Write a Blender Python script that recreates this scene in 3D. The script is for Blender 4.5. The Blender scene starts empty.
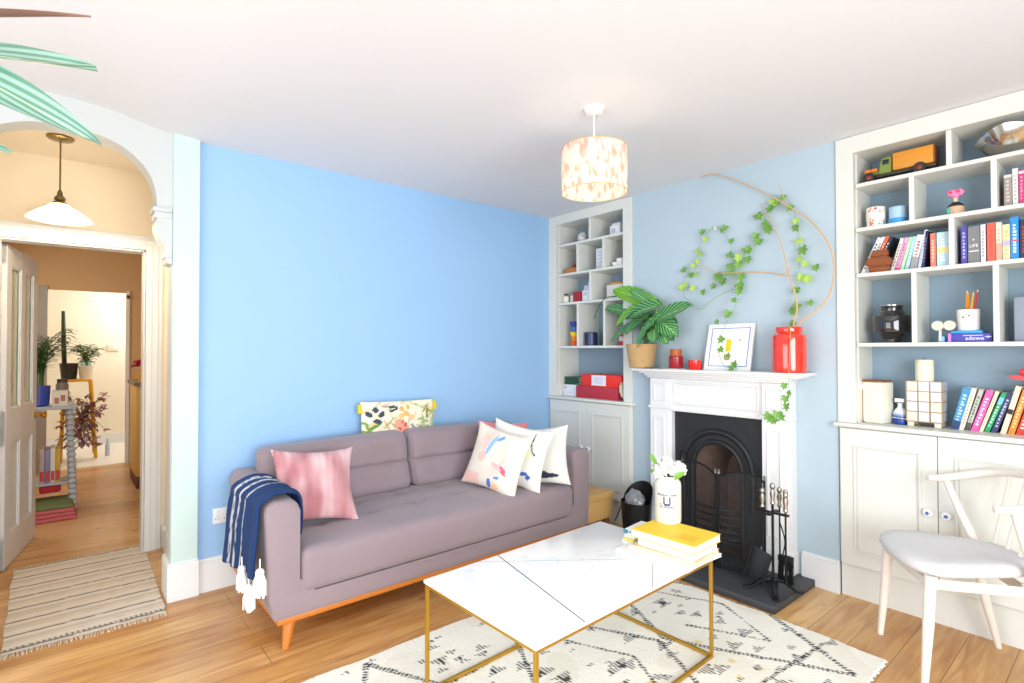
import bpy, bmesh, math, random
from mathutils import Vector, Matrix, noise
random.seed(7)
SC = bpy.context.scene
COL = SC.collection
PI = math.pi

# ------------------------------------------------------------------ camera
F, YAW, PITCH, ROLL = 535.73, .8722, .0148, -.0016
CAM = Vector((3.417, -3.304, 1.35))
fw = Vector((-math.sin(YAW)*math.cos(PITCH), math.cos(YAW)*math.cos(PITCH), math.sin(PITCH)))
r0 = Vector((math.cos(YAW), math.sin(YAW), 0)); u0 = r0.cross(fw)
rt = math.cos(ROLL)*r0 + math.sin(ROLL)*u0; upv = -math.sin(ROLL)*r0 + math.cos(ROLL)*u0
cd = bpy.data.cameras.new('camera'); cam = bpy.data.objects.new('camera', cd); COL.objects.link(cam)
cd.sensor_width = 36; cd.lens = F/1024*36; cd.clip_start = .02; cd.clip_end = 60
cam.matrix_world = Matrix(((rt.x, upv.x, -fw.x, CAM.x), (rt.y, upv.y, -fw.y, CAM.y), (rt.z, upv.z, -fw.z, CAM.z), (0, 0, 0, 1)))
SC.camera = cam

def ray(px, py): return fw + rt*(px-512)/F - upv*(py-341.5)/F
def P(px, py, x=None, y=None, z=None):
    """the point of a real plane x=, y= or z= that a measured photo pixel falls on"""
    d = ray(px, py)
    if x is not None: t = (x-CAM.x)/d.x
    elif y is not None: t = (y-CAM.y)/d.y
    else: t = (z-CAM.z)/d.z
    return CAM + d*t
def mpp(p): return (Vector(p)-CAM).dot(fw)/F      # metres per pixel at a point

# ------------------------------------------------------------------ light and exposure
SC.view_settings.view_transform = 'Standard'; SC.view_settings.look = 'None'
SC.view_settings.gamma = 1; SC.view_settings.use_curve_mapping = False
SC.view_settings.exposure = 0.22
w = bpy.data.worlds.new('world'); SC.world = w; w.use_nodes = True
w.node_tree.nodes['Background'].inputs[0].default_value = (.8, .9, 1, 1)
w.node_tree.nodes['Background'].inputs[1].default_value = .6
def area(name, loc, target, sx, sy, power, col):
    l = bpy.data.lights.new(name, 'AREA'); l.shape = 'RECTANGLE'; l.size = sx; l.size_y = sy; l.energy = power; l.color = col
    o = bpy.data.objects.new(name, l); COL.objects.link(o); o.location = loc
    o.rotation_euler = (Vector(target)-Vector(loc)).to_track_quat('-Z', 'Y').to_euler(); return o
area('bay_window_daylight', (4.9, -3.0, 1.25), (0, -2.3, .75), 2.6, 1.8, 135, (.92, .97, 1))
area('side_fill_light', (1.9, -5.15, 1.2), (1.8, 0, .7), 2.6, 1.6, 52, (.93, .97, 1))  # soft fill lamp added at the unseen front opening, weaker than the bay
area('kitchen_added_light', (-5.6, -2.1, 1.9), (-5.4, -3.3, 1.0), 1.4, 1.4, 40, (1, .98, .93))  # area lamp added to brighten the kitchen; its walls have no window
area('landing_added_light', (-3.0, -4.3, 1.9), (-3.0, -2.5, .6), 1.6, 1.2, 26, (1, .95, .86))  # lamp added inside the closed landing for a dim warm light
def bulb_light(name, loc, power, col, r=.03):
    l = bpy.data.lights.new(name, 'POINT'); l.energy = power; l.color = col; l.shadow_soft_size = r
    o = bpy.data.objects.new(name, l); COL.objects.link(o); o.location = loc; return o

# ------------------------------------------------------------------ materials
def lin(c):
    if isinstance(c, str):
        c = [int(c[i:i+2], 16)/255 for i in (0, 2, 4)]
    return tuple((v/12.92 if v <= .04045 else ((v+.055)/1.055)**2.4) for v in c[:3])
MATS = {}
def mat(name, col, rough=.6, metal=0, bump=0, bscale=60, var=0, vscale=8, stretch=None, trans=0, emit=0, alpha=1, coat=0, sheen=0, sub=0):
    if name in MATS: return MATS[name]
    m = bpy.data.materials.new(name); m.use_nodes = True; nt = m.node_tree; N = nt.nodes; L = nt.links
    b = N['Principled BSDF']; c = lin(col)
    b.inputs['Base Color'].default_value = (*c, 1); b.inputs['Roughness'].default_value = rough; b.inputs['Metallic'].default_value = metal
    b.inputs['Transmission Weight'].default_value = trans; b.inputs['Alpha'].default_value = alpha
    b.inputs['Coat Weight'].default_value = coat; b.inputs['Sheen Weight'].default_value = sheen
    if emit: b.inputs['Emission Color'].default_value = (*c, 1); b.inputs['Emission Strength'].default_value = emit
    tc = N.new('ShaderNodeTexCoord'); mp = N.new('ShaderNodeMapping'); L.new(tc.outputs['Object'], mp.inputs[0])
    if stretch: mp.inputs['Scale'].default_value = stretch
    if var:
        n = N.new('ShaderNodeTexNoise'); n.inputs['Scale'].default_value = vscale; n.inputs['Detail'].default_value = 4
        L.new(mp.outputs[0], n.inputs['Vector'])
        mx = N.new('ShaderNodeMix'); mx.data_type = 'RGBA'
        mx.inputs[6].default_value = (*[v*(1-var) for v in c], 1); mx.inputs[7].default_value = (*[min(1, v*(1+var)) for v in c], 1)
        L.new(n.outputs[0], mx.inputs[0]); L.new(mx.outputs[2], b.inputs['Base Color'])
    if bump:
        n = N.new('ShaderNodeTexNoise'); n.inputs['Scale'].default_value = bscale; n.inputs['Detail'].default_value = 3
        L.new(mp.outputs[0], n.inputs['Vector'])
        bp = N.new('ShaderNodeBump'); bp.inputs['Strength'].default_value = bump; bp.inputs['Distance'].default_value = .01
        L.new(n.outputs[0], bp.inputs['Height']); L.new(bp.outputs[0], b.inputs['Normal'])
    MATS[name] = m; return m
def painted(name, rough=.85, bump=0, bscale=200, sheen=0):
    m = mat(name, 'ffffff', rough, bump=bump, bscale=bscale, sheen=sheen)
    a = m.node_tree.nodes.new('ShaderNodeAttribute'); a.attribute_name = 'Col'
    m.node_tree.links.new(a.outputs['Color'], m.node_tree.nodes['Principled BSDF'].inputs['Base Color']); return m

def planks():
    m = bpy.data.materials.new('floorboards'); m.use_nodes = True; nt = m.node_tree; N = nt.nodes; L = nt.links
    b = N['Principled BSDF']; tc = N.new('ShaderNodeTexCoord')
    mp = N.new('ShaderNodeMapping'); mp.inputs['Rotation'].default_value = (0, 0, PI/2); mp.inputs['Location'].default_value = (.3, .07, 0)
    L.new(tc.outputs['Object'], mp.inputs[0])
    br = N.new('ShaderNodeTexBrick'); br.inputs['Scale'].default_value = 1; br.inputs['Brick Width'].default_value = 2.9; br.inputs['Row Height'].default_value = .172
    br.inputs['Mortar Size'].default_value = .0017; br.inputs['Mortar Smooth'].default_value = .3; br.offset = .37
    br.inputs['Color1'].default_value = (*lin('c6914f'), 1); br.inputs['Color2'].default_value = (*lin('e4ba7c'), 1); br.inputs['Mortar'].default_value = (*lin('6b4424'), 1)
    L.new(mp.outputs[0], br.inputs['Vector'])
    m2 = N.new('ShaderNodeMapping'); m2.inputs['Scale'].default_value = (9, .9, 1); L.new(tc.outputs['Object'], m2.inputs[0])
    n = N.new('ShaderNodeTexNoise'); n.inputs['Scale'].default_value = 2.6; n.inputs['Detail'].default_value = 7; n.inputs['Distortion'].default_value = 1.0
    L.new(m2.outputs[0], n.inputs['Vector'])
    cr = N.new('ShaderNodeValToRGB'); cr.color_ramp.elements[0].position = .3; cr.color_ramp.elements[0].color = (*lin('c9a078'), 1)
    cr.color_ramp.elements[1].position = .62; cr.color_ramp.elements[1].color = (1, 1, 1, 1); L.new(n.outputs[0], cr.inputs[0])
    mx = N.new('ShaderNodeMix'); mx.data_type = 'RGBA'; mx.blend_type = 'MULTIPLY'; mx.inputs[0].default_value = .75
    L.new(br.outputs[0], mx.inputs[6]); L.new(cr.outputs[0], mx.inputs[7])
    # pale worn blotches
    n2 = N.new('ShaderNodeTexNoise'); n2.inputs['Scale'].default_value = 1.7; n2.inputs['Detail'].default_value = 5; L.new(tc.outputs['Object'], n2.inputs['Vector'])
    c2 = N.new('ShaderNodeValToRGB'); c2.color_ramp.elements[0].position = .45; c2.color_ramp.elements[0].color = (0, 0, 0, 1)
    c2.color_ramp.elements[1].position = .75; c2.color_ramp.elements[1].color = (.5, .5, .5, 1); L.new(n2.outputs[0], c2.inputs[0])
    mw = N.new('ShaderNodeMix'); mw.data_type = 'RGBA'; mw.inputs[7].default_value = (*lin('d9b792'), 1)
    L.new(c2.outputs[0], mw.inputs[0]); L.new(mx.outputs[2], mw.inputs[6])
    m3 = N.new('ShaderNodeMapping'); m3.inputs['Scale'].default_value = (5.5, 2.6, 1); L.new(tc.outputs['Object'], m3.inputs[0])
    v = N.new('ShaderNodeTexVoronoi'); v.inputs['Scale'].default_value = 1; L.new(m3.outputs[0], v.inputs['Vector'])
    c3 = N.new('ShaderNodeValToRGB'); c3.color_ramp.elements[0].position = .035; c3.color_ramp.elements[0].color = (.75, .75, .75, 1)
    c3.color_ramp.elements[1].position = .09; c3.color_ramp.elements[1].color = (0, 0, 0, 1); L.new(v.outputs['Distance'], c3.inputs[0])
    mk = N.new('ShaderNodeMix'); mk.data_type = 'RGBA'; mk.inputs[7].default_value = (*lin('5b3318'), 1)
    L.new(c3.outputs[0], mk.inputs[0]); L.new(mw.outputs[2], mk.inputs[6]); L.new(mk.outputs[2], b.inputs['Base Color'])
    b.inputs['Roughness'].default_value = .38; b.inputs['Coat Weight'].default_value = .15
    bp = N.new('ShaderNodeBump'); bp.inputs['Strength'].default_value = .25; bp.inputs['Distance'].default_value = .004
    L.new(br.outputs['Fac'], bp.inputs['Height']); bp.invert = True; L.new(bp.outputs[0], b.inputs['Normal'])
    return m

WHITE = mat('white_woodwork', 'e8eaea', .45)
UNIT = mat('off_white_unit_paint', 'dedfd8', .45)
FIREW = mat('white_mantel_paint', 'eaeaea', .4)
CEIL = mat('white_ceiling_paint', 'e3e4e8', .9, bump=.05, bscale=90)
BLUE = mat('bright_blue_paint', '9cc4ec', .75, bump=.04, bscale=120)
PALE = mat('pale_blue_paint', 'b4c7d3', .8, bump=.04, bscale=120)
BACKSHADE = mat('shade_darkened_pale_blue', '8ca3b4', .8)  # pale blue wall colour darkened to stand in for shade in the alcoves
ARCHW = mat('white_arch_paint', 'c9cecf', .5)
MINT = mat('pale_mint_paint', 'c8dfdb', .5)
HALLW = mat('hall_cream_paint', 'f6e8cc', .8)
TAN = mat('landing_tan_paint', 'd6b384', .85)
ROOMW = mat('kitchen_white_paint', 'f2ead8', .85)
FLOOR = planks()
SOFA = mat('mauve_grey_upholstery', '95848a', .9, bump=.25, bscale=420, var=.05, vscale=160, sheen=.25)
WOODO = mat('orange_beech', 'c9772c', .4, var=.15, vscale=5, stretch=(1, 8, 8))
OAK = mat('pale_oak', 'd3a766', .5, var=.12, vscale=5, stretch=(2, 12, 12))
BRASS = mat('brushed_brass', 'c59a3c', .35, .85)
BRASS2 = mat('antique_brass', '8d7a50', .3, .9)
PEWTER = mat('aged_pewter', 'a89f90', .3, .9)
IRON = mat('black_cast_iron', '2b2d31', .45, .3, bump=.15, bscale=80)
IRON2 = mat('black_steel', '1c1d1f', .45, .5)
SOOT = mat('sooty_brick', '6d584e', .95, var=.4, vscale=20, bump=.3, bscale=30)
SLATE = mat('dark_slate', '3a3c40', .5, var=.1, vscale=6, bump=.08, bscale=40)
CHROME = mat('polished_steel', 'b9b7b2', .08, 1)
CHAIRW = mat('whitewashed_wood', 'ebe3da', .5, var=.04, vscale=6, stretch=(1, 1, 6))
CHAIRS = mat('pale_grey_woven_seat', 'd9d8d9', .9, bump=.25, bscale=300, var=.05, vscale=200)
CER = mat('white_ceramic', 'f0efea', .3)
GREEN = mat('leaf_green', '4f8f3a', .5, var=.3, vscale=25)
GREEN2 = mat('dark_leaf_green', '3b6a2c', .5, var=.3, vscale=20)
PAPER = mat('book_pages', 'efe9da', .9)
BLACK = mat('black_plastic', '151517', .5)
GLASSK = mat('black_glass', '17161a', .1, coat=1)
def C(hexc, rough=.55, **k): return mat('colour_%s_%d' % (hexc, int(rough*100)), hexc, rough, **k)

# ------------------------------------------------------------------ mesh helpers
def B(): return bmesh.new()
def box(bm, x0, x1, y0, y1, z0, z1, bev=0, seg=2, M=None):
    g = bmesh.ops.create_cube(bm, size=1)['verts']
    for v in g: v.co = Vector(((x0+x1)/2+v.co.x*(x1-x0), (y0+y1)/2+v.co.y*(y1-y0), (z0+z1)/2+v.co.z*(z1-z0)))
    if bev > 0:
        e = list({e for v in g for e in v.link_edges})
        r = bmesh.ops.bevel(bm, geom=e, offset=bev, segments=seg, affect='EDGES', profile=.5)
        g = list({v for f in r['faces'] for v in f.verts} | {v for v in g if v.is_valid})
    if M is not None:
        for v in g: v.co = M @ v.co
    return g
def tube(bm, pts, r, n=8, caps=True, flat=None):
    pts = [Vector(p) for p in pts]; k = len(pts)
    rs = r if isinstance(r, (list, tuple)) else [r]*k
    if len(rs) != k: rs = [rs[0]+(rs[-1]-rs[0])*i/(k-1) for i in range(k)]
    prev = None; rings = []
    for i, p in enumerate(pts):
        t = (pts[min(i+1, k-1)]-pts[max(i-1, 0)]).normalized()
        if prev is None: a = t.orthogonal().normalized() if flat is None else (Vector((0, 0, 1))-t*t.z).normalized()
        else: a = (prev - t*prev.dot(t)).normalized()
        prev = a; b = t.cross(a); fa = flat or 1
        rings.append([bm.verts.new(p + (a*math.cos(2*PI*j/n)*fa + b*math.sin(2*PI*j/n))*rs[i]) for j in range(n)])
    for i in range(k-1):
        for j in range(n): bm.faces.new((rings[i][j], rings[i][(j+1) % n], rings[i+1][(j+1) % n], rings[i+1][j]))
    if caps: bm.faces.new(rings[0][::-1]); bm.faces.new(rings[-1])
def smooth_path(pts, m=6):
    pts = [Vector(p) for p in pts]; out = []
    for i in range(len(pts)-1):
        p0, p1, p2, p3 = pts[max(i-1, 0)], pts[i], pts[i+1], pts[min(i+2, len(pts)-1)]
        for j in range(m):
            t = j/m; out.append(.5*((2*p1)+(p2-p0)*t+(2*p0-5*p1+4*p2-p3)*t*t+(3*p1-p0-3*p2+p3)*t**3))
    out.append(pts[-1]); return out
def lathe(bm, prof, c=(0, 0, 0), n=28, flute=0, fl=0):
    c = Vector(c); rings = []
    for r, z in prof:
        rings.append([bm.verts.new(c+Vector((r*(1+flute*math.cos(fl*2*PI*j/n))*math.cos(2*PI*j/n), r*(1+flute*math.cos(fl*2*PI*j/n))*math.sin(2*PI*j/n), z))) for j in range(n)])
    for i in range(len(prof)-1):
        for j in range(n): bm.faces.new((rings[i][j], rings[i][(j+1) % n], rings[i+1][(j+1) % n], rings[i+1][j]))
    if prof[0][0] > 0: bm.faces.new(rings[0][::-1])
    if prof[-1][0] > 0: bm.faces.new(rings[-1])
    bmesh.ops.remove_doubles(bm, verts=bm.verts[:], dist=1e-6)
def prism(bm, poly, axis, a, b):
    def mk(p, t): return {'x': (t, p[0], p[1]), 'y': (p[0], t, p[1]), 'z': (p[0], p[1], t)}[axis]
    A = [bm.verts.new(mk(p, a)) for p in poly]; Bv = [bm.verts.new(mk(p, b)) for p in poly]; n = len(poly)
    for i in range(n): bm.faces.new((A[i], A[(i+1) % n], Bv[(i+1) % n], Bv[i]))
    bm.faces.new(A[::-1]); bm.faces.new(Bv)
def sphere(bm, c, r, s=(1, 1, 1), u=16, v=10):
    g = bmesh.ops.create_uvsphere(bm, u_segments=u, v_segments=v, radius=r)['verts']
    for q in g: q.co = Vector((q.co.x*s[0]+c[0], q.co.y*s[1]+c[1], q.co.z*s[2]+c[2]))
    return g
def frame_strip(bm, x0, x1, z0, z1, y, t, d):    # a thin raised moulding rectangle on a front that faces -y
    box(bm, x0, x1, y-d, y, z0, z0+t, .002, 1); box(bm, x0, x1, y-d, y, z1-t, z1, .002, 1)
    box(bm, x0, x0+t, y-d, y, z0+t, z1-t, .002, 1); box(bm, x1-t, x1, y-d, y, z0+t, z1-t, .002, 1)
def leaf(bm, base, d, up, ln, wd, droop=.25, fold=.15, nu=4, nv=8, kind='oval'):
    uv = bm.loops.layers.uv.verify(); d = Vector(d).normalized(); up = Vector(up); s = d.cross(up).normalized(); nn = s.cross(d).normalized()
    g = []
    for j in range(nv+1):
        t = j/nv
        if kind == 'oval': w_ = wd/2*math.sin(PI*min(1, t*.93+.07))**.6 if t < 1 else 0
        elif kind == 'lance': w_ = wd/2*(math.sin(PI*t**.8)**.8 if 0 < t < 1 else 0)
        else: w_ = wd/2*{0: .3, 1: .9, 2: 1, 3: .62, 4: 0}[round(t*4)]
        row = []
        for i in range(-nu, nu+1):
            u = i/nu; a = abs(u)
            q = Vector(base) + d*(ln*t*(1-droop*.3*t) - (ln*.12*a*a if kind == 'oval' and t < .2 else 0)) + s*(u*w_) + nn*(fold*wd*a*a - droop*ln*t*t)
            row.append((bm.verts.new(q), (u*.5+.5, t)))
        g.append(row)
    for j in range(nv):
        for i in range(2*nu):
            q = [g[j][i], g[j][i+1], g[j+1][i+1], g[j+1][i]]
            try: f = bm.faces.new([a[0] for a in q])
            except ValueError: continue
            for lp, a in zip(f.loops, q): lp[uv].uv = a[1]

def link(name, bm, m, smooth=True, ang=35):
    bmesh.ops.recalc_face_normals(bm, faces=bm.faces[:])
    me = bpy.data.meshes.new(name); bm.to_mesh(me); bm.free()
    for mm in (m if isinstance(m, (list, tuple)) else [m]): me.materials.append(mm)
    o = bpy.data.objects.new(name, me); COL.objects.link(o)
    if smooth:
        for p in me.polygons: p.use_smooth = True
        me.set_sharp_from_angle(angle=math.radians(ang))
    return o
def thing(name, label, cat, loc=(0, 0, 0), group=None, rot=0):
    o = bpy.data.objects.new(name, None); COL.objects.link(o); o.location = loc; o.rotation_euler = (0, 0, rot)
    o.empty_display_size = .05; o['label'] = label; o['category'] = cat
    if group: o['group'] = group
    return o
def root_of(o):
    while o.parent: o = o.parent
    return o
def part(parent, name, bm, m, label=None, local=False, smooth=True, stuff=False, ang=35):
    """mesh authored in world coordinates (or thing-local with local=True), parented to its thing or part"""
    if not local:
        r = root_of(parent); Mi = (Matrix.Translation(r.location) @ r.rotation_euler.to_matrix().to_4x4()).inverted()
        bmesh.ops.transform(bm, matrix=Mi, verts=bm.verts[:])
    o = link(name, bm, m, smooth, ang); o.parent = parent
    if label: o['label'] = label
    if stuff: o['kind'] = 'stuff'
    return o
def solo(name, bm, m, label, cat, loc=(0, 0, 0), group=None, rot=0, local=False, smooth=True):
    """a thing that is one mesh"""
    if not local:
        bmesh.ops.transform(bm, matrix=(Matrix.Translation(loc) @ Matrix.Rotation(rot, 4, 'Z')).inverted(), verts=bm.verts[:])
    o = link(name, bm, m, smooth); o.location = loc; o.rotation_euler = (0, 0, rot)
    o['label'] = label; o['category'] = cat
    if group: o['group'] = group
    return o
def struct(name, bm, m, smooth=False):
    o = link(name, bm, m, smooth); o['kind'] = 'structure'; return o
def dup(root, loc, label=None, rot=None):
    r = root.copy(); COL.objects.link(r); r.location = loc
    if rot is not None: r.rotation_euler = (0, 0, rot)
    if label: r['label'] = label
    for ch in list(root.children):
        c = ch.copy(); COL.objects.link(c); c.parent = r
        for g in list(ch.children):
            d = g.copy(); COL.objects.link(d); d.parent = c
    return r
def paint(o, fn):
    me = o.data; a = me.color_attributes.new('Col', 'FLOAT_COLOR', 'POINT')
    cache = {}
    for i, v in enumerate(me.vertices):
        c = fn(v.co); k = cache.get(c)
        if k is None: k = cache[c] = (*lin(c), 1)
        a.data[i].color = k
def text_bm(s, size, M, depth=.0006, align='CENTER'):
    """lettering as mesh: M places the text's xy plane"""
    cu = bpy.data.curves.new('lettering', 'FONT'); cu.body = s; cu.size = size; cu.extrude = depth; cu.align_x = align; cu.align_y = 'CENTER'; cu.resolution_u = 3
    o = bpy.data.objects.new('lettering', cu); COL.objects.link(o)
    dg = bpy.context.evaluated_depsgraph_get(); me = bpy.data.meshes.new_from_object(o.evaluated_get(dg))
    bm = bmesh.new(); bm.from_mesh(me); bmesh.ops.transform(bm, matrix=M, verts=bm.verts[:])
    bpy.data.objects.remove(o); bpy.data.curves.remove(cu); bpy.data.meshes.remove(me); return bm
def shapes(base, lst):
    """painted pattern: list of (cx, cy, rx, ry, angle_deg, colour) ellipses or ('r', ...) rectangles in u, v"""
    pre = []
    for s in lst:
        rect = s[0] == 'r'; s = s[1:] if rect else s
        pre.append((rect, s[0], s[1], s[2], s[3], math.cos(math.radians(s[4])), math.sin(math.radians(s[4])), s[5]))
    def f(u, v):
        c = base(u, v) if callable(base) else base
        for rect, cx, cy, rx, ry, ca, sa, col in pre:
            dx, dy = u-cx, v-cy; a = (dx*ca+dy*sa)/rx; b_ = (-dx*sa+dy*ca)/ry
            if (abs(a) < 1 and abs(b_) < 1) if rect else a*a+b_*b_ < 1: c = col
        return c
    return f

# ================================================================== THE ROOM
H = 2.513
def cz(x, y):      # the old ceiling rises a little above the arch
    t = min(1, max(0, (-2.72-y)/.55)); s = t*t*(3-2*t); k = min(1, max(0, (2.2-x)/2.2))
    return H + .085*s*k
bm = B(); NX, NY = 24, 30; g = [[bm.verts.new((0+5.2*i/NX, -5.4+5.8*j/NY, cz(5.2*i/NX, -5.4+5.8*j/NY))) for j in range(NY+1)] for i in range(NX+1)]
for i in range(NX):
    for j in range(NY): bm.faces.new((g[i][j], g[i][j+1], g[i+1][j+1], g[i+1][j]))
struct('ceiling', bm, CEIL, True)
bm = B(); box(bm, -7.2, 5.2, -5.4, .6, -.05, 0); struct('floor', bm, FLOOR)
bm = B(); box(bm, -.12, 0, -2.72, .5, 0, H+.01); struct('wall_left', bm, BLUE)
# wall beside and above the arch
def arch_z(y):
    c, a, b_, n = -3.295, .375, .335, 2.3; t = min(1, abs(y-c)/a); return 2.12+b_*(1-t**n)**(1/n)
bm = B(); ys = [-3.67+.75*(1-math.cos(PI*i/40))/2 for i in range(41)]; T2 = .0; TH = -.13
top = 2.72
for s in range(40):
    y0, y1 = ys[s], ys[s+1]; z0, z1 = arch_z(y0), arch_z(y1)
    vs = [[bm.verts.new((x, y, z)) for (y, z) in ((y0, z0), (y1, z1), (y1, top), (y0, top))] for x in (T2, TH)]
    bm.faces.new(vs[0]); bm.faces.new(vs[1][::-1]); bm.faces.new((vs[0][0], vs[1][0], vs[1][1], vs[0][1]))
box(bm, TH, 0, -2.92, -2.85, 2.10, top); box(bm, TH, 0, -2.85, -2.72, 0, top); box(bm, TH, 0, -5.4, -3.67, 0, top)
bmesh.ops.remove_doubles(bm, verts=bm.verts[:], dist=1e-5)
struct('wall_arch', bm, ARCHW, True)
bm = B(); box(bm, -.015, .03, -2.848, -2.722, 0, 2.53, .004); struct('trim_1', bm, MINT)       # pilaster of the arch
bm = B(); box(bm, -.17, .042, -2.866, -2.715, 0, .195, .004); box(bm, -.17, .037, -2.861, -2.72, .195, .205, .003); struct('trim_2', bm, WHITE)
# impost and curved bracket under the springing of the arch
bm = B(); box(bm, -.14, .012, -2.94, -2.85, 2.095, 2.12, .004); box(bm, -.13, .006, -2.93, -2.85, 2.06, 2.095, .003)
pl = [(-2.85, 2.06), (-2.918, 2.06), (-2.928, 2.03), (-2.925, 1.995), (-2.908, 1.95), (-2.888, 1.91), (-2.876, 1.875), (-2.88, 1.85), (-2.872, 1.82), (-2.85, 1.815)]
prism(bm, pl, 'x', -.125, .004); box(bm, -.128, .010, -2.884, -2.85, 1.85, 1.868, .003); struct('trim_3', bm, ARCHW, True)
bm = B(); box(bm, -.1, .34, -3.75, -3.548, 0, 2.02, .004); box(bm, -.1, .35, -3.76, -3.54, 0, .195, .004); struct('trim_4', bm, WHITE)
# back wall: chimney breast and alcove backs
bm = B(); box(bm, .905, 1.44, 0, .5, 0, H+.01); box(bm, 1.786, 2.30, 0, .5, 0, H+.01); box(bm, 1.44, 1.786, 0, .5, .746, H+.01); box(bm, 1.44, 1.786, .3, .5, 0, .746); struct('wall_chimney', bm, PALE)
bm = B(); box(bm, -.12, .905, .27, .5, 0, H+.01); box(bm, 2.30, 5.2, .25, .5, 0, H+.01); box(bm, 3.34, 5.2, 0, .25, 0, H+.01); struct('wall_back', bm, BACKSHADE)
WIN = mat('room_white_paint', 'eeece8', .9)
bm = B()      # wall behind the photographer with the bay opening
box(bm, 5.1, 5.2, -5.4, .5, 0, .45); box(bm, 5.1, 5.2, -5.4, .5, 2.42, 2.7); box(bm, 5.1, 5.2, -5.4, -4.35, .45, 2.42); box(bm, 5.1, 5.2, -1.65, .5, .45, 2.42); struct('wall_right', bm, WIN)
bm = B()
box(bm, 0, 5.2, -5.4, -5.3, 0, .5); box(bm, 0, 5.2, -5.4, -5.3, 2.48, 2.7); box(bm, 0, 1.05, -5.4, -5.3, .5, 2.48); box(bm, 4.15, 5.2, -5.4, -5.3, .5, 2.48); struct('wall_front', bm, WIN)
# skirting
def skirt_y(bm, x0, x1, y, h=.18):
    box(bm, x0, x1, y-.02, y, 0, h-.02, .002); box(bm, x0, x1, y-.014, y, h-.02, h, .003)
bm = B(); box(bm, 0, .02, -2.715, -.02, 0, .165, .002); box(bm, 0, .014, -2.715, -.02, .165, .185, .003); struct('baseboard_left', bm, WHITE)
bm = B(); skirt_y(bm, 2.105, 2.302, 0); skirt_y(bm, .93, 1.115, 0); struct('baseboard_back', bm, WHITE)

# ------------------------------------------------------------------ alcove units
def unit(name, label, x0, x1, i0, i1, zs, divs, top_in, depth, cz_, gx):
    t = thing(name, label, 'shelves', (x0, 0, cz_), 'built-in alcove shelving')
    bm = B(); box(bm, x0, i0, -.012, .03, cz_, H-.003, .002); box(bm, i1, x1, -.012, .03, cz_, H-.003, .002); box(bm, i0, i1, -.012, .03, top_in, H-.003)
    part(t, 'face_frame', bm, UNIT, smooth=False)
    for a, b_ in ((i0-.015, i0+.006), (i1-.006, i1+.015)):
        bm = B(); box(bm, a, b_, .03, depth, cz_, H-.01); part(t, 'side_panel', bm, UNIT, smooth=False)
    bm = B(); box(bm, i0+.006, i1-.006, .03, depth, top_in, top_in+.02); part(t, 'top_panel', bm, UNIT, smooth=False)
    for z in zs:
        bm = B(); box(bm, i0+.006, i1-.006, .002, depth, z-.02, z, .0015, 1); part(t, 'shelf', bm, UNIT, smooth=False)
    lev = [top_in]+list(zs)
    for r, dv in enumerate(divs):
        for x in dv:
            bm = B(); box(bm, x-.011, x+.011, .003, depth, lev[r+1], lev[r]-(.02 if r else 0), .0015, 1); part(t, 'divider', bm, UNIT, smooth=False)
    return t
ZR = (2.248, 2.006, 1.758, 1.382); ZL = (2.257, 2.003, 1.752, 1.380)
unit('shelving_unit', 'white built-in shelving full of books and ornaments right of the chimney breast', 2.302, 3.335, 2.388, 3.235, ZR, ((2.797,), (2.645, 2.960), (2.803,), (2.650, 2.962)), 2.418, .249, .948, 0)
unit('shelving_unit', 'narrow white built-in shelving behind the sofa, left of the chimney breast', .002, .904, .092, .822, ZL, ((.471,), (.333, .614), (.474,), (.334, .621)), 2.432, .269, .948, 0)
def cupboard(label, x0, x1, cx0, cx1, doors, knobs, gx):
    t = thing('alcove_cupboard', label, 'cupboard', (x0, 0, 0), 'built-in alcove cupboards')
    bm = B(); box(bm, x0, x1, -.003, .24, .179, .924); part(t, 'body', bm, UNIT, smooth=False)
    bm = B(); box(bm, x0+.002, x1-.002, .006, .24, 0, .179); part(t, 'plinth', bm, UNIT, smooth=False)
    bm = B(); box(bm, cx0, cx1, -.042, .0, .926, .948, .004); box(bm, x0, x1, .0, .268 if x0 < 1 else .248, .926, .948); part(t, 'worktop', bm, UNIT)
    for (a, b_), kx in zip(doors, knobs):
        bm = B(); box(bm, a+.0015, b_-.0015, -.022, -.003, .181, .918, .0015, 1)
        frame_strip(bm, a+.065, b_-.065, .25, .835, -.022, .012, .006); frame_strip(bm, a+.082, b_-.082, .267, .818, -.022, .003, .003)
        d = part(t, 'door', bm, UNIT, smooth=False)
        bm = B(); M = Matrix.Translation((kx, -.022, .545)) @ Matrix.Rotation(PI/2, 4, 'X')
        lathe(bm, [(.006, 0), (.006, .012), (.017, .016), (.021, .024), (.018, .031), (.010, .034)], n=20); bmesh.ops.transform(bm, matrix=M, verts=bm.verts[:])
        k = part(d, 'knob', bm, CER, 'white ceramic knob with a blue flower')
        bm = B(); lathe(bm, [(.0, .0345), (.009, .0345), (.009, .0355), (0, .0355)], n=10, flute=.3, fl=5); bmesh.ops.transform(bm, matrix=M, verts=bm.verts[:])
        for v in bm.verts: pass
        part(d, 'knob_flower', bm, C('3e63b0'))
    return t
cupboard('white built-in cupboard with two doors behind the pale wooden chair', 2.305, 3.335, 2.288, 3.338, ((2.313, 2.742), (2.742, 3.171)), (2.706, 2.778), 0)
cupboard('white built-in cupboard behind the right arm of the sofa', .002, .903, .001, .935, ((.03, .447), (.447, .888)), (.408, .486), 0)

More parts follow.
